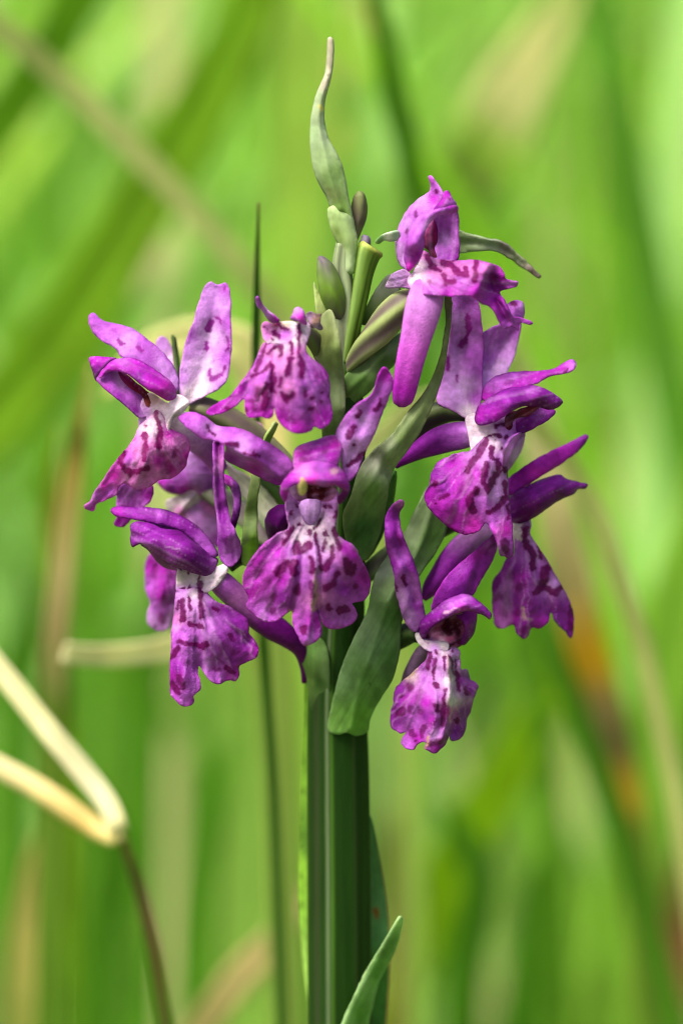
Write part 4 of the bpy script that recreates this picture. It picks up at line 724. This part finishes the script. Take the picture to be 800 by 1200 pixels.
petal('petal', F, t, [(250, 830), (248, 775), (262, 738), (310, 690), (370, 640), (430, 600), (510, 578), (560, 588), (600, 618), (650, 662), (679, 700), (667, 729), (640, 712), (590, 692), (540, 682), (490, 690), (440, 712), (390, 740), (340, 770), (305, 810), (285, 845), (262, 850)],
      [(255, 830, -66), (262, 740, -72), (370, 640, -74), (510, 580, -72), (672, 710, -84), (400, 690, -98), (520, 640, -98), (520, 685, -92), (300, 800, -84), (600, 670, -90)],
      [(260, 800, D), (290, 740, V), (360, 680, V), (440, 640, L), (520, 610, L), (600, 650, V), (660, 700, V), (500, 670, M), (400, 720, D), (320, 760, D)], bulge=(6, 8), marks=[([(400, 695), (450, 680), (490, 665)], 6, .6)], mark_col=(.62, .4, .5), edge=D)

# --- right-hand flower half hidden behind its neighbour
t = T(480, 500, 3.636)
F = flower(t, [(435, 410), (470, 395), (510, 390), (515, 425), (485, 475), (455, 510), (432, 500)], [(440, 420, -8), (510, 400, -8), (450, 500, -12), (475, 440, -14)],
           [(450, 430, (.6, .5, .56)), (490, 420, W), (450, 490, (.55, .42, .52))], marks=[([(495, 430), (490, 470)], 12)], sp=1.8)
petal('sepal', F, t, [(748, 33), (761, 42), (752, 62), (720, 102), (640, 162), (560, 212), (500, 252), (440, 290), (405, 290), (405, 240), (425, 215), (470, 180), (550, 130), (640, 85), (700, 55)],
      [(755, 45, 16), (640, 90, 10), (640, 160, 4), (430, 220, -4), (430, 285, -10), (540, 170, -8)], [(750, 48, V), (660, 110, M), (560, 150, M), (560, 200, HM), (470, 210, M), (430, 270, M)], bulge=(4, 6), streak=((-.85, .5), 2, .08))
petal('petal', F, t, [(415, 320), (440, 278), (500, 252), (560, 222), (628, 204), (645, 206), (660, 218), (720, 236), (757, 246), (746, 266), (715, 268), (700, 287), (640, 312), (580, 352), (530, 387), (490, 407), (440, 414), (415, 400)],
      [(430, 330, -8), (560, 225, -8), (640, 206, -4), (750, 252, 0), (640, 310, -14), (500, 400, -14), (530, 310, -36), (620, 260, -28)],
      [(450, 320, V), (540, 260, V), (630, 215, V), (700, 250, V), (640, 290, D), (560, 330, D), (480, 380, D), (520, 300, V)], bulge=(7, 9), crease=[([(640, 215), (560, 260), (470, 310)], 3, 3)], edge=D)
petal('lip', F, t, [(440, 545), (448, 480), (475, 425), (508, 405), (516, 460), (540, 500), (580, 560), (620, 630), (660, 700), (691, 770), (698, 840), (686, 900), (662, 872), (620, 830), (602, 793), (590, 830), (550, 861), (520, 857), (505, 892), (485, 906), (455, 882), (440, 845), (400, 861), (365, 851), (352, 790), (349, 700), (355, 650), (390, 610), (412, 560)],
      [(450, 490, -14), (505, 410, -14), (540, 500, -14), (480, 600, -30), (355, 700, -6), (420, 700, -26), (360, 840, -10), (480, 895, -26), (520, 760, -38), (600, 790, -24), (620, 640, -14), (690, 890, -10), (690, 780, -6), (640, 760, -18)],
      [(480, 450, L2), (470, 520, L), (520, 480, L2), (540, 540, L2), (440, 600, V), (380, 680, V), (370, 800, M), (420, 760, V), (480, 640, M), (560, 620, L), (610, 670, L2), (540, 780, V), (470, 860, V), (560, 840, M), (640, 780, V), (680, 850, V), (590, 580, L), (430, 830, M)],
      vein=(480, 400), marks=[([(492, 435), (495, 490), (520, 540), (522, 605)], 15), ([(545, 515), (558, 555)], 11), ([(580, 600), (570, 660), (540, 705)], 18), ([(585, 690), (618, 710), (642, 680)], 17), ([(470, 680)], 22, .6), ([(455, 790)], 20, .6), ([(500, 740)], 18, .5), ([(685, 770), (688, 860)], 12, .9), ([(480, 870)], 16, .7), ([(370, 720)], 20, .5), ([(430, 640)], 18, .5), ([(400, 800)], 20, .4), ([(478, 775), (486, 820), (515, 826)], 7, .9, (.46, .30, .28))],
      crease=[([(500, 440), (500, 640), (490, 880)], -5, 7), ([(602, 793), (570, 680)], 6, 6), ([(440, 845), (450, 700)], 5, 6), ([(410, 600), (390, 800)], 4, 6)], sp=1.9, ruffle=1.8, edge=D)
t = T(440, 580, 5)
tube('spur', F, [(606, 618, 6, 8), (588, 622, 2, 12), (566, 626, -4, 16), (546, 640, -12, 17), (530, 656, -18, 16), (516, 674, -22, 13), (504, 690, -24, 10), (496, 702, -24, 4)],
     lambda tt, a: grad((0, L2), (.3, (.36, .17, .40)), (.6, V), (1, V))(tt) * (1 + .2 * np.sin(6 * a))[..., None], M_PETAL, seg=28, step=3)
tube('ovary', F, [(602, 612, 0, 6), (585, 605, 6, 10), (555, 600, 12, 12), (510, 620, 10, 12), (460, 650, 4, 12), (410, 690, 0, 10)], twisted((.10, .16, .05), (.05, .05, .04), .9), M_BRACT, twist_ridge(.9), seg=24)

# --- pale flower at the back of the spike
t = T(120, 520, 4.444)
F = flower(t, [(330, 300), (390, 270), (470, 228), (530, 250), (500, 310), (430, 370), (380, 380), (340, 350)], [(340, 310, 62), (500, 260, 60), (400, 370, 62), (430, 300, 54)],
           [(350, 320, (.7, .6, .66)), (430, 300, W), (500, 260, W), (400, 360, PK)], sp=2.4, crease=[([(500, 255), (440, 310), (400, 365)], -8, 4)])
petal('petal', F, t, [(285, 195), (340, 170), (400, 120), (440, 30), (500, 0), (580, 60), (640, 160), (640, 280), (540, 285), (470, 240), (400, 268), (340, 255)],
      [(300, 200, 60), (440, 60, 56), (560, 60, 60), (600, 260, 60), (470, 160, 42), (380, 250, 50)], [(310, 215, M), (360, 230, D), (400, 180, L), (460, 100, L2), (500, 170, L2), (560, 120, L), (580, 240, L), (420, 240, M)], sp=2.4, bulge=(6, 10), marks=[([(490, 60), (495, 80)], 14, .6)])
petal('petal', F, t, [(340, 340), (420, 330), (500, 290), (580, 270), (640, 340), (640, 480), (600, 540), (520, 470), (430, 400), (360, 370)],
      [(360, 350, 66), (560, 290, 62), (600, 500, 60), (500, 380, 54)], [(380, 350, PK), (480, 350, L2), (560, 320, PK), (560, 430, L2), (600, 500, L)], sp=2.4)
petal('lip', F, T(160, 640, 5), [(50, 120), (72, 50), (140, 20), (250, 60), (300, 150), (260, 250), (230, 330), (212, 450), (170, 496), (110, 491), (65, 450), (64, 380), (80, 330), (54, 270), (48, 180)],
      [(60, 120, 70), (250, 80, 60), (60, 250, 72), (220, 320, 64), (140, 280, 56), (110, 480, 66), (180, 480, 66)],
      [(80, 100, M), (180, 120, M), (70, 230, L), (150, 240, M), (200, 300, L), (100, 330, L), (90, 420, L2), (190, 440, L2), (140, 380, L), (130, 300, M)],
      vein=(150, 20), marks=[([(110, 120), (105, 180)], 20, .6), ([(190, 150), (190, 200)], 16, .5), ([(155, 280)], 24, .6), ([(145, 425)], 30, .8), ([(200, 330)], 14, .4)], sp=2.4, ruffle=2)
petal('sepal', F, T1, [(183, 404), (188, 394), (196, 397), (206, 418), (214, 445), (216, 480), (204, 470), (196, 440)], [(190, 398, 66), (205, 430, 60), (212, 475, 50)], [(190, 400, L2), (200, 430, (.75, .5, .75)), (210, 460, L2)], sp=2.4)
tube('ovary', F, [(234, 572, 60, 9), (250, 580, 56, 12), (280, 600, 44, 13), (320, 630, 24, 13), (360, 650, 8, 12), (395, 670, 0, 10)], twisted((.36, .36, .28), (.2, .16, .17), .9), M_BRACT, twist_ridge(.9), seg=24)
bract(T1, [(203, 392), (207, 398), (211, 430), (212, 470), (228, 520), (216, 520), (205, 470), (206, 430)], [(205, 395, 42), (208, 440, 34), (220, 515, 30)], [(205, 400, (.08, .12, .04)), (208, 440, (.14, .2, .08))])
tube('bud', orchid, [(298, 494, 40, 2), (299, 498, 40, 7), (302, 506, 36, 9), (308, 516, 30, 6), (330, 540, 10, 5), (370, 580, 0, 5)], budcol((.62, .25, .5), (.6, .35, .4), (.3, .4, .1)), M_BRACT, seg=16, step=2)

# ------------------------------------------------------------------ meadow: soil, grass, single blades and straws
def simple(name, c1, c2, scale, rough=.9):
    m = bpy.data.materials.new(name); m.use_nodes = True
    N = m.node_tree.nodes; Lk = m.node_tree.links.new; bs = N['Principled BSDF']
    tc = N.new('ShaderNodeTexCoord'); nz = N.new('ShaderNodeTexNoise'); nz.inputs['Scale'].default_value = scale; nz.inputs['Detail'].default_value = 8
    rp = N.new('ShaderNodeValToRGB'); rp.color_ramp.elements[0].color = c1 + (1,); rp.color_ramp.elements[1].color = c2 + (1,)
    rp.color_ramp.elements[0].position = .35; rp.color_ramp.elements[1].position = .65
    Lk(tc.outputs['Object'], nz.inputs['Vector']); Lk(nz.outputs['Fac'], rp.inputs[0]); Lk(rp.outputs[0], bs.inputs['Base Color'])
    bs.inputs['Roughness'].default_value = rough
    return m
M_SOIL = simple('mossy_soil', (.06, .11, .015), (.12, .2, .03), 9)
n = 60
xs = np.concatenate([[-200, -60, -20, -8], np.linspace(-4, 4, n), [8, 20, 60, 200]])
ys = np.concatenate([[-200, -60, -20, -6], np.linspace(-2, 8, n), [12, 24, 60, 200]])
X, Y = np.meshgrid(xs, ys)
Z = np.where((np.abs(X) < 5) & (np.abs(Y) < 9), .02 * (fbm(X * 1.5, Y * 1.5, 4) - .55) * np.clip(np.hypot(X, Y) * 3, 0, 1), 0)
nx, ny = len(xs), len(ys)
fc = [(j * nx + i, j * nx + i + 1, (j + 1) * nx + i + 1, (j + 1) * nx + i) for j in range(ny - 1) for i in range(nx - 1)]
g = mesh_obj('ground', np.stack([X, Y, Z], -1).reshape(-1, 3), fc, M_SOIL)
g['kind'] = 'structure'

def blade_mesh(c, w, side, fold):
    """ribbon along c with half-widths w: five vertices across, V-folded at the midrib"""
    tg = np.gradient(c, axis=0); tg /= np.linalg.norm(tg, axis=1)[:, None] + 1e-9
    sd_ = side - tg * (side * tg).sum(1)[:, None]; sd_ /= np.linalg.norm(sd_, axis=1)[:, None] + 1e-9
    nr = np.cross(sd_, tg)
    u = np.array([-1, -.5, 0, .5, 1])
    v = c[:, None] + sd_[:, None] * (w[:, None] * u)[..., None] - nr[:, None] * (w[:, None] * fold * (1 - np.abs(u)))[..., None]
    return v

def ribbon(name, path, width, d, colf, parent=None, mat=None, tilt=0.0, foot=True, taper_top=True, fold=.3, drift=(0, .03), thick=2.0, foot_w=.8):
    """path in photograph pixels from the tip down; d = metres behind the stem (number or list), width in pixels seen"""
    p = np.array(path, float)
    dd = np.interp(np.linspace(0, 1, len(p)), np.linspace(0, 1, len(np.atleast_1d(d))), np.atleast_1d(d)) / PXM
    wd = np.interp(np.linspace(0, 1, len(p)), np.linspace(0, 1, len(np.atleast_1d(width))), np.atleast_1d(width))
    q = crv(np.column_stack([p, dd, wd]), False, 14)
    c = P(q[:, 0], q[:, 1], q[:, 2])
    w = q[:, 3] * .5 * PXM * (DIST + q[:, 2] * PXM) / DIST
    if taper_top:
        w = w * np.clip(np.linspace(0, 1, len(w)) * 6, .12, 1) ** .7
    nvis = len(c)
    if foot:
        e = c[-1]; dirn = c[-1] - c[-3]; dirn /= np.linalg.norm(dirn)
        end = np.array([e[0] + drift[0] + dirn[0] * e[2] * .5, e[1] + drift[1], -.004])
        s = np.linspace(0, 1, 14)[1:, None]
        mid = e + dirn * e[2] * .5
        ext = (1 - s) ** 2 * e + 2 * s * (1 - s) * mid + s ** 2 * end
        c = np.vstack([c, ext]); w = np.concatenate([w, np.linspace(w[-1], w[-1] * foot_w, 13)])
    n = len(c)
    side = np.tile(np.array([math.cos(tilt), math.sin(tilt), 0.0]), (n, 1))
    tg = np.gradient(c, axis=0); tg /= np.linalg.norm(tg, axis=1)[:, None]
    horiz = np.abs(tg[:, 2]) < .55                     # near-level stretches turn their width upright
    if horiz.any(): side = side + np.where(horiz, 1.0, 0.0)[:, None] * np.array([0, 0, 3.0])
    # sideways vector always perpendicular to the path in the picture plane
    perp = np.stack([tg[:, 2], np.full(n, 0.0), -tg[:, 0]], -1)
    perp += np.array([0, math.sin(tilt), 0])
    v = blade_mesh(c, w, perp, fold)
    t = np.clip(np.arange(n) / max(1, nvis - 1), 0, 1.6)
    base = colf(t)
    u = np.array([-1, -.5, 0, .5, 1])
    col = base[:, None] * (1 + .22 * (noise2(u[None] * 6 + 3, t[:, None] * 20, len(path)) - .5))[..., None] * np.where(u == 0, 1.12, 1)[None, :, None]
    faces = [(i * 5 + j, i * 5 + j + 1, (i + 1) * 5 + j + 1, (i + 1) * 5 + j) for i in range(n - 1) for j in range(4)]
    org = c[-1].copy() if parent is None else np.zeros(3)
    ob = mesh_obj(name, v.reshape(-1, 3), faces, mat or M_GRASS, parent, col.reshape(-1, 3), thick * PXM, org)
    if parent is None: ob.location = org
    return ob

def tagit(o, label, cat, group=None):
    o['label'] = label; o['category'] = cat
    if group: o['group'] = group
    return o
def flat(c): return lambda t: np.tile(np.array(c, float), (len(t), 1))
LG = (.12, .30, .035); MG = (.07, .21, .012); DG = (.03, .11, .010); LI = (.17, .33, .02); BG = (.11, .28, .075)
CR = (.74, .66, .40); TN = (.36, .25, .09); BRN = (.16, .10, .03); ORA = (.60, .26, .02)
GRP = 'blurred grass blades behind the orchid'

tagit(ribbon('grass_blade', [(303, 238), (301, 330), (300, 430), (304, 560), (306, 700), (312, 800), (322, 950), (330, 1200)], [9, 10, 11, 13], [.016, .03, .05],
      grad((0, (.16, .12, .03)), (.05, (.04, .12, .015)), (1, (.04, .13, .012)), (1.6, (.05, .14, .02)))), 'thin dark green grass blade rising straight up close behind the orchid', 'grass blade')
tagit(ribbon('grass_blade', [(418, -120), (432, -30), (448, 40), (463, 110), (478, 180), (498, 260), (540, 380), (590, 560), (640, 900), (660, 1250)], [26, 30, 26], [.13, .16, .2],
      flat((.12, .30, .015))), 'dark green curved grass blade above and behind the topmost flower', 'grass blade')
tagit(ribbon('grass_blade', [(350, -140), (265, 70), (180, 215), (90, 365), (0, 480), (-120, 600)], [60, 84, 90], [.20, .24], flat((0.237, 0.439, 0.020)), drift=(-.05, .02)),
      'broad bright green grass blade slanting behind the upper left flower', 'grass blade')
tagit(ribbon('grass_blade', [(150, -120), (75, 30), (10, 130), (-80, 250)], [44, 52], [.16, .18], flat((0.122, 0.305, 0.006)), drift=(-.05, .02)),
      'green grass blade leaning across the corner above the slanting dry stalk', 'grass blade')
tagit(ribbon('dry_grass_stalk', [(-60, -10), (10, 40), (80, 100), (180, 200), (280, 310), (340, 390), (420, 540), (470, 760), (490, 1250)], [24, 26, 24], [.13, .17], grad((0, (.60, .60, .24)), (.4, (.52, .56, .20)), (.6, (.36, .46, .10)), (1, (.2, .35, .05))),
      mat=M_STRAW, taper_top=False), 'slender tan stalk slanting across the green blades behind the top bract', 'dry stalk')
tagit(ribbon('grass_blade', [(356, -160), (352, 60), (350, 250), (342, 450), (335, 800), (330, 1250)], [58, 64, 60], [.26, .28], flat((0.397, 0.586, 0.090))),
      'pale green upright grass blade behind the pointed top bract', 'grass blade')
tagit(ribbon('dry_grass_stalk', [(108, 430), (98, 480), (92, 520), (80, 600), (70, 700), (64, 780), (60, 900), (56, 1250)], [16, 26, 30, 32], [.085, .10], grad((0, (0.608, 0.504, 0.135)), (.08, (0.540, 0.378, 0.095)), (.11, (0.150, 0.090, 0.020)), (.16, (0.405, 0.308, 0.068)), (.3, (0.459, 0.378, 0.162)), (.38, (0.405, 0.308, 0.135)), (.5, (0.120, 0.200, 0.020)), (1, (0.090, 0.200, 0.010))),
      mat=M_STRAW), 'brown jointed dry stalk standing left of the flowers', 'dry stalk')
tagit(ribbon('grass_blade', [(66, 500), (60, 560), (58, 620), (66, 720), (80, 900), (90, 1250)], [14, 24, 26], [.09, .1], grad((0, (.3, .3, .02)), (.2, (.22, .36, .01)), (1, (.1, .25, .01)))),
      'yellow green grass blade against the brown jointed stalk', 'grass blade')
tagit(ribbon('straw_blade', [(74, 766), (110, 769), (150, 768), (200, 760), (250, 742), (300, 700), (340, 640)], [26, 30, 26], [.05, .06], grad((0, (0.880, 0.820, 0.486)), (.4, (0.880, 0.820, 0.446)), (1, (0.540, 0.560, 0.203))), mat=M_STRAW, taper_top=False, drift=(.02, .06), tilt=.3),
      'short pale straw blade lying level behind the lower left flower', 'straw blade')
# folded straw with its brown stalk
bs_root = bpy.data.objects.new('bent_straw', None); bs_root.empty_display_size = .01; link(bs_root)
tagit(bs_root, 'cream straw blade sharply folded at the top of a thin brown stalk', 'straw blade')
ribbon('blade', [(-130, 640), (-60, 715), (0, 785), (50, 848), (100, 908), (128, 945), (140, 975)], [20, 24, 26, 22], [.040, .034], grad((0, CR), (.6, (0.757, 0.705, 0.395)), (.9, (0.757, 0.705, 0.464)), (1, (0.757, 0.705, 0.348))), parent=bs_root, mat=M_STRAW, foot=False, taper_top=False, fold=.35)
ribbon('blade', [(-130, 850), (-60, 872), (0, 900), (50, 928), (100, 962), (128, 982), (143, 978)], [24, 28, 28, 16], [.044, .0345], grad((0, (0.720, 0.626, 0.302)), (.5, (0.757, 0.662, 0.348)), (.85, (0.697, 0.506, 0.163)), (1, (0.757, 0.674, 0.291))), parent=bs_root, mat=M_STRAW, foot=False, taper_top=False, fold=-.3)
ribbon('stalk', [(138, 968), (146, 990), (160, 1030), (170, 1065), (182, 1120), (192, 1190), (202, 1260)], [10, 13, 15, 17], [.0345, .045], grad((0, (0.406, 0.337, 0.093)), (.2, (0.112, 0.129, 0.026)), (.4, (0.189, 0.120, 0.052)), (.6, (0.129, 0.103, 0.026)), (1, (0.103, 0.155, 0.026))), parent=bs_root, mat=M_STRAW, taper_top=False, fold=.6)
tagit(ribbon('dry_grass_stalk', [(600, 380), (622, 470), (648, 580), (668, 680), (690, 770), (712, 850), (726, 910), (745, 1020), (770, 1250)], [34, 46, 46, 36], [.11, .15], grad((0, (.4, .45, .12)), (.1, (.84, .76, .42)), (.22, (.84, .70, .40)), (.36, (.55, .40, .18)), (.44, (.85, .45, .02)), (.47, (.85, .45, .02)), (.52, (.45, .30, .14)), (.58, (.34, .22, .13)), (.62, (.88, .5, .05)), (.65, (.88, .5, .05)), (.68, (.25, .27, .04)), (1, (.12, .26, .02))),
      mat=M_STRAW), 'tan and orange withered stalk behind the right flowers', 'dry stalk')
tagit(ribbon('grass_blade', [(930, 330), (860, 520), (805, 690), (770, 850), (742, 1000), (705, 1260)], [70, 86, 90], [.19, .22], flat((0.310, 0.549, 0.060)), drift=(-.01, .03)),
      'broad light green grass blade rising beside the orange withered stalk', 'grass blade')
tagit(ribbon('grass_blade', [(690, 700), (630, 840), (560, 960), (500, 1080), (450, 1260)], [44, 66, 70], [.20, .22], flat((0.267, 0.488, 0.006)), drift=(-.01, .03)), 'lime green grass blade slanting low behind the open mouthed flower', 'grass blade')
tagit(ribbon('grass_blade', [(610, 640), (660, 790), (700, 900), (740, 1020), (800, 1240)], [20, 30, 34], [.12, .14], flat((.10, .28, .015)), drift=(.01, .02)), 'dark green grass blade crossing in front of the broad light blade', 'grass blade')
tagit(ribbon('dry_grass_stalk', [(56, 950), (44, 1010), (34, 1080), (26, 1200), (20, 1280)], [20, 34, 38], [.13, .14], grad((0, (0.567, 0.434, 0.149)), (.6, (0.405, 0.378, 0.095)), (1, (0.160, 0.250, 0.030))), mat=M_STRAW), 'short tan stalk low in the grass beneath the folded straw', 'dry stalk')
tagit(ribbon('straw_blade', [(368, 1030), (335, 1090), (290, 1135), (240, 1200), (200, 1270)], [30, 40, 34], [.11, .12], grad((0, (0.567, 0.476, 0.230)), (.4, (0.594, 0.476, 0.203)), (1, (0.459, 0.392, 0.135))), mat=M_STRAW), 'tan straw blade leaning low beside the green stem', 'straw blade')
tagit(ribbon('straw_blade', [(720, -120), (650, 20), (600, 110), (565, 180), (530, 235), (500, 330), (480, 600), (470, 1250)], [40, 70, 90, 60, 30], [.30, .34], grad((0, (0.200, 0.360, 0.050)), (.07, (0.405, 0.560, 0.121)), (.13, (0.837, 0.784, 0.351)), (.19, (0.880, 0.812, 0.405)), (.23, (0.405, 0.532, 0.095)), (.3, MG), (1, MG)), mat=M_STRAW), 'cream patched broad blade blurred behind the topmost flower', 'straw blade')
tagit(ribbon('grass_blade', [(690, -140), (715, 80), (742, 230), (768, 370), (810, 600), (850, 900)], [40, 52, 50], [.28, .3], flat((.14, .36, .03))), 'deep green upright blade far behind the bract that points right', 'grass blade')
tagit(ribbon('grass_blade', [(690, -160), (590, 10), (510, 140), (455, 280), (420, 480), (400, 800)], [50, 60, 50], [.31, .34], flat((0.339, 0.561, 0.120))), 'soft bluish green blade slanting behind the dark curved blade', 'grass blade')
tagit(ribbon('straw_blade', [(120, 470), (150, 430), (195, 402), (245, 396), (285, 412), (305, 450), (316, 520), (320, 700)], [24, 40, 56, 40], [.07, .08], grad((0, (0.472, 0.560, 0.135)), (.2, (0.702, 0.700, 0.270)), (.4, (0.880, 0.820, 0.378)), (.6, (0.810, 0.700, 0.297)), (1, (0.200, 0.300, 0.050))), mat=M_STRAW, drift=(.01, .03)), 'cream dry blade arching behind the flared pale sepals', 'straw blade')
tagit(ribbon('dry_grass_stalk', [(812, 960), (802, 1040), (796, 1100), (788, 1260)], [30, 42, 40], [.18, .19], grad((0, (0.200, 0.160, 0.050)), (.5, (0.260, 0.120, 0.050)), (1, (0.200, 0.120, 0.040))), mat=M_STRAW), 'reddish brown dead stalk beyond the broad light green blade', 'dry stalk')
tagit(ribbon('dry_grass_stalk', [(462, 940), (468, 1010), (474, 1080), (478, 1260)], [34, 50, 50], [.2, .21], grad((0, (0.200, 0.250, 0.040)), (.4, (0.240, 0.200, 0.060)), (1, (0.180, 0.140, 0.030))), mat=M_STRAW), 'olive brown dead stalk just right of the green stem', 'dry stalk')
tagit(ribbon('grass_blade', [(590, 880), (640, 1000), (660, 1100), (668, 1260)], [50, 80, 90], [.24, .25], flat((0.310, 0.549, 0.070))), 'wide pale green blade low behind the lime green one', 'grass blade')
tagit(ribbon('grass_blade', [(420, 760), (452, 860), (470, 960), (480, 1260)], [40, 60, 60], [.27, .28], flat((0.383, 0.561, 0.180))), 'whitish green blade blurred close right of the stem', 'grass blade')
tagit(ribbon('grass_blade', [(245, 700), (270, 820), (285, 960), (290, 1260)], [40, 64, 70], [.25, .26], flat((0.310, 0.512, 0.090))), 'soft green blade behind the notched purple lip', 'grass blade')

LOW = ((232, 860, .02, 44, .19, 'dark green blade low in the blur between the folded straw and the stem'),
       (118, 900, -.01, 40, .17, 'dark green blade low in the blur right behind the folded straw'),
       (395, 900, .0, 50, .24, 'dark green blade hidden mostly behind the orchid stem'),
       (545, 930, -.02, 46, .18, 'dark green blade low in the blur below the open mouthed flower'),
       (612, 1000, .01, 54, .2, 'dark green blade low in front of the wide pale green blade'),
       (760, 860, .02, 48, .24, 'dark green blade low in the blur behind the broad light green blade'),
       (20, 640, .0, 40, .22, 'dark green upright blade beyond the brown jointed stalk'),
       (170, 640, .01, 44, .26, 'dark green upright blade beyond the pale level straw'))
for (x, top, lean, w, d, lab) in LOW:
    tagit(ribbon('grass_blade', [(x + 40 * lean * 50, top), (x + 14, top + 90), (x, top + 200), (x - 6, 1270)], [w * .6, w, w], [d, d + .01], flat((.09, .27, .012)), tilt=lean * 8), lab, 'grass blade')
# the meadow behind, past counting: one mass of blades
def mass(name, n, xr, yr, hr, wr, seed, pal, bend=.6, dens=None):
    rg = np.random.default_rng(seed)
    x = rg.uniform(*xr, n); y = yr[0] + (yr[1] - yr[0]) * rg.random(n) ** 1.3
    h = rg.uniform(*hr, n); w = rg.uniform(*wr, n) * .5
    az = rg.uniform(0, 2 * math.pi, n); b = rg.random(n) ** 1.4 * bend * 1.6
    fa = rg.normal(0, .6, n)
    ci = rg.choice(len(pal), n, p=[q[1] for q in pal]); pc = np.array([q[0] for q in pal])[ci] * rg.uniform(.75, 1.3, (n, 1))
    k = 6; s = np.linspace(0, 1, k)
    lean = b[:, None] * h[:, None] * (s[None] ** 2 * .9 + s[None] * .25)
    cx = x[:, None] + np.cos(az)[:, None] * lean; cy = y[:, None] + np.sin(az)[:, None] * lean
    cz = h[:, None] * (s[None] - .28 * b[:, None] * s[None] ** 2) - .005
    wd = w[:, None] * np.array([.75, 1, 1, .85, .55, .04])[None]
    sxv, syv = np.cos(fa)[:, None] * wd, np.sin(fa)[:, None] * wd
    a = np.stack([cx - sxv, cy - syv, cz], -1); m = np.stack([cx, cy + .25 * wd, cz], -1); e = np.stack([cx + sxv, cy + syv, cz], -1)
    v = np.stack([a, m, e], 2)             # n, k, 3, 3
    base = (np.arange(n) * k * 3)[:, None, None]
    ii = np.arange(k - 1)[None, :, None] * 3; jj = np.arange(2)[None, None]
    o = base + ii + jj
    f = np.stack([o, o + 1, o + 4, o + 3], -1).reshape(-1, 4)
    col = np.repeat(pc, k * 3, 0)
    ob = mesh_obj(name, v.reshape(-1, 3), f, M_GRASS, None, col)
    ob['kind'] = 'stuff'
    return ob
PAL = [((.23, .46, .045), .26), ((.28, .53, .08), .25), ((.15, .35, .02), .14), ((.34, .57, .18), .18), ((.32, .52, .03), .09), ((.64, .58, .30), .08)]
o = mass('meadow_grass', 4600, (-1.3, 1.3), (.46, 2.6), (.28, .55), (.005, .012), 3, PAL)
tagit(o, 'dense green meadow grass filling the blurred background', 'grass')
o = mass('short_grass', 2600, (-.8, .8), (-.5, .5), (.03, .095), (.002, .004), 9, PAL, bend=.6)
tagit(o, 'short green grass around the foot of the orchid', 'grass')
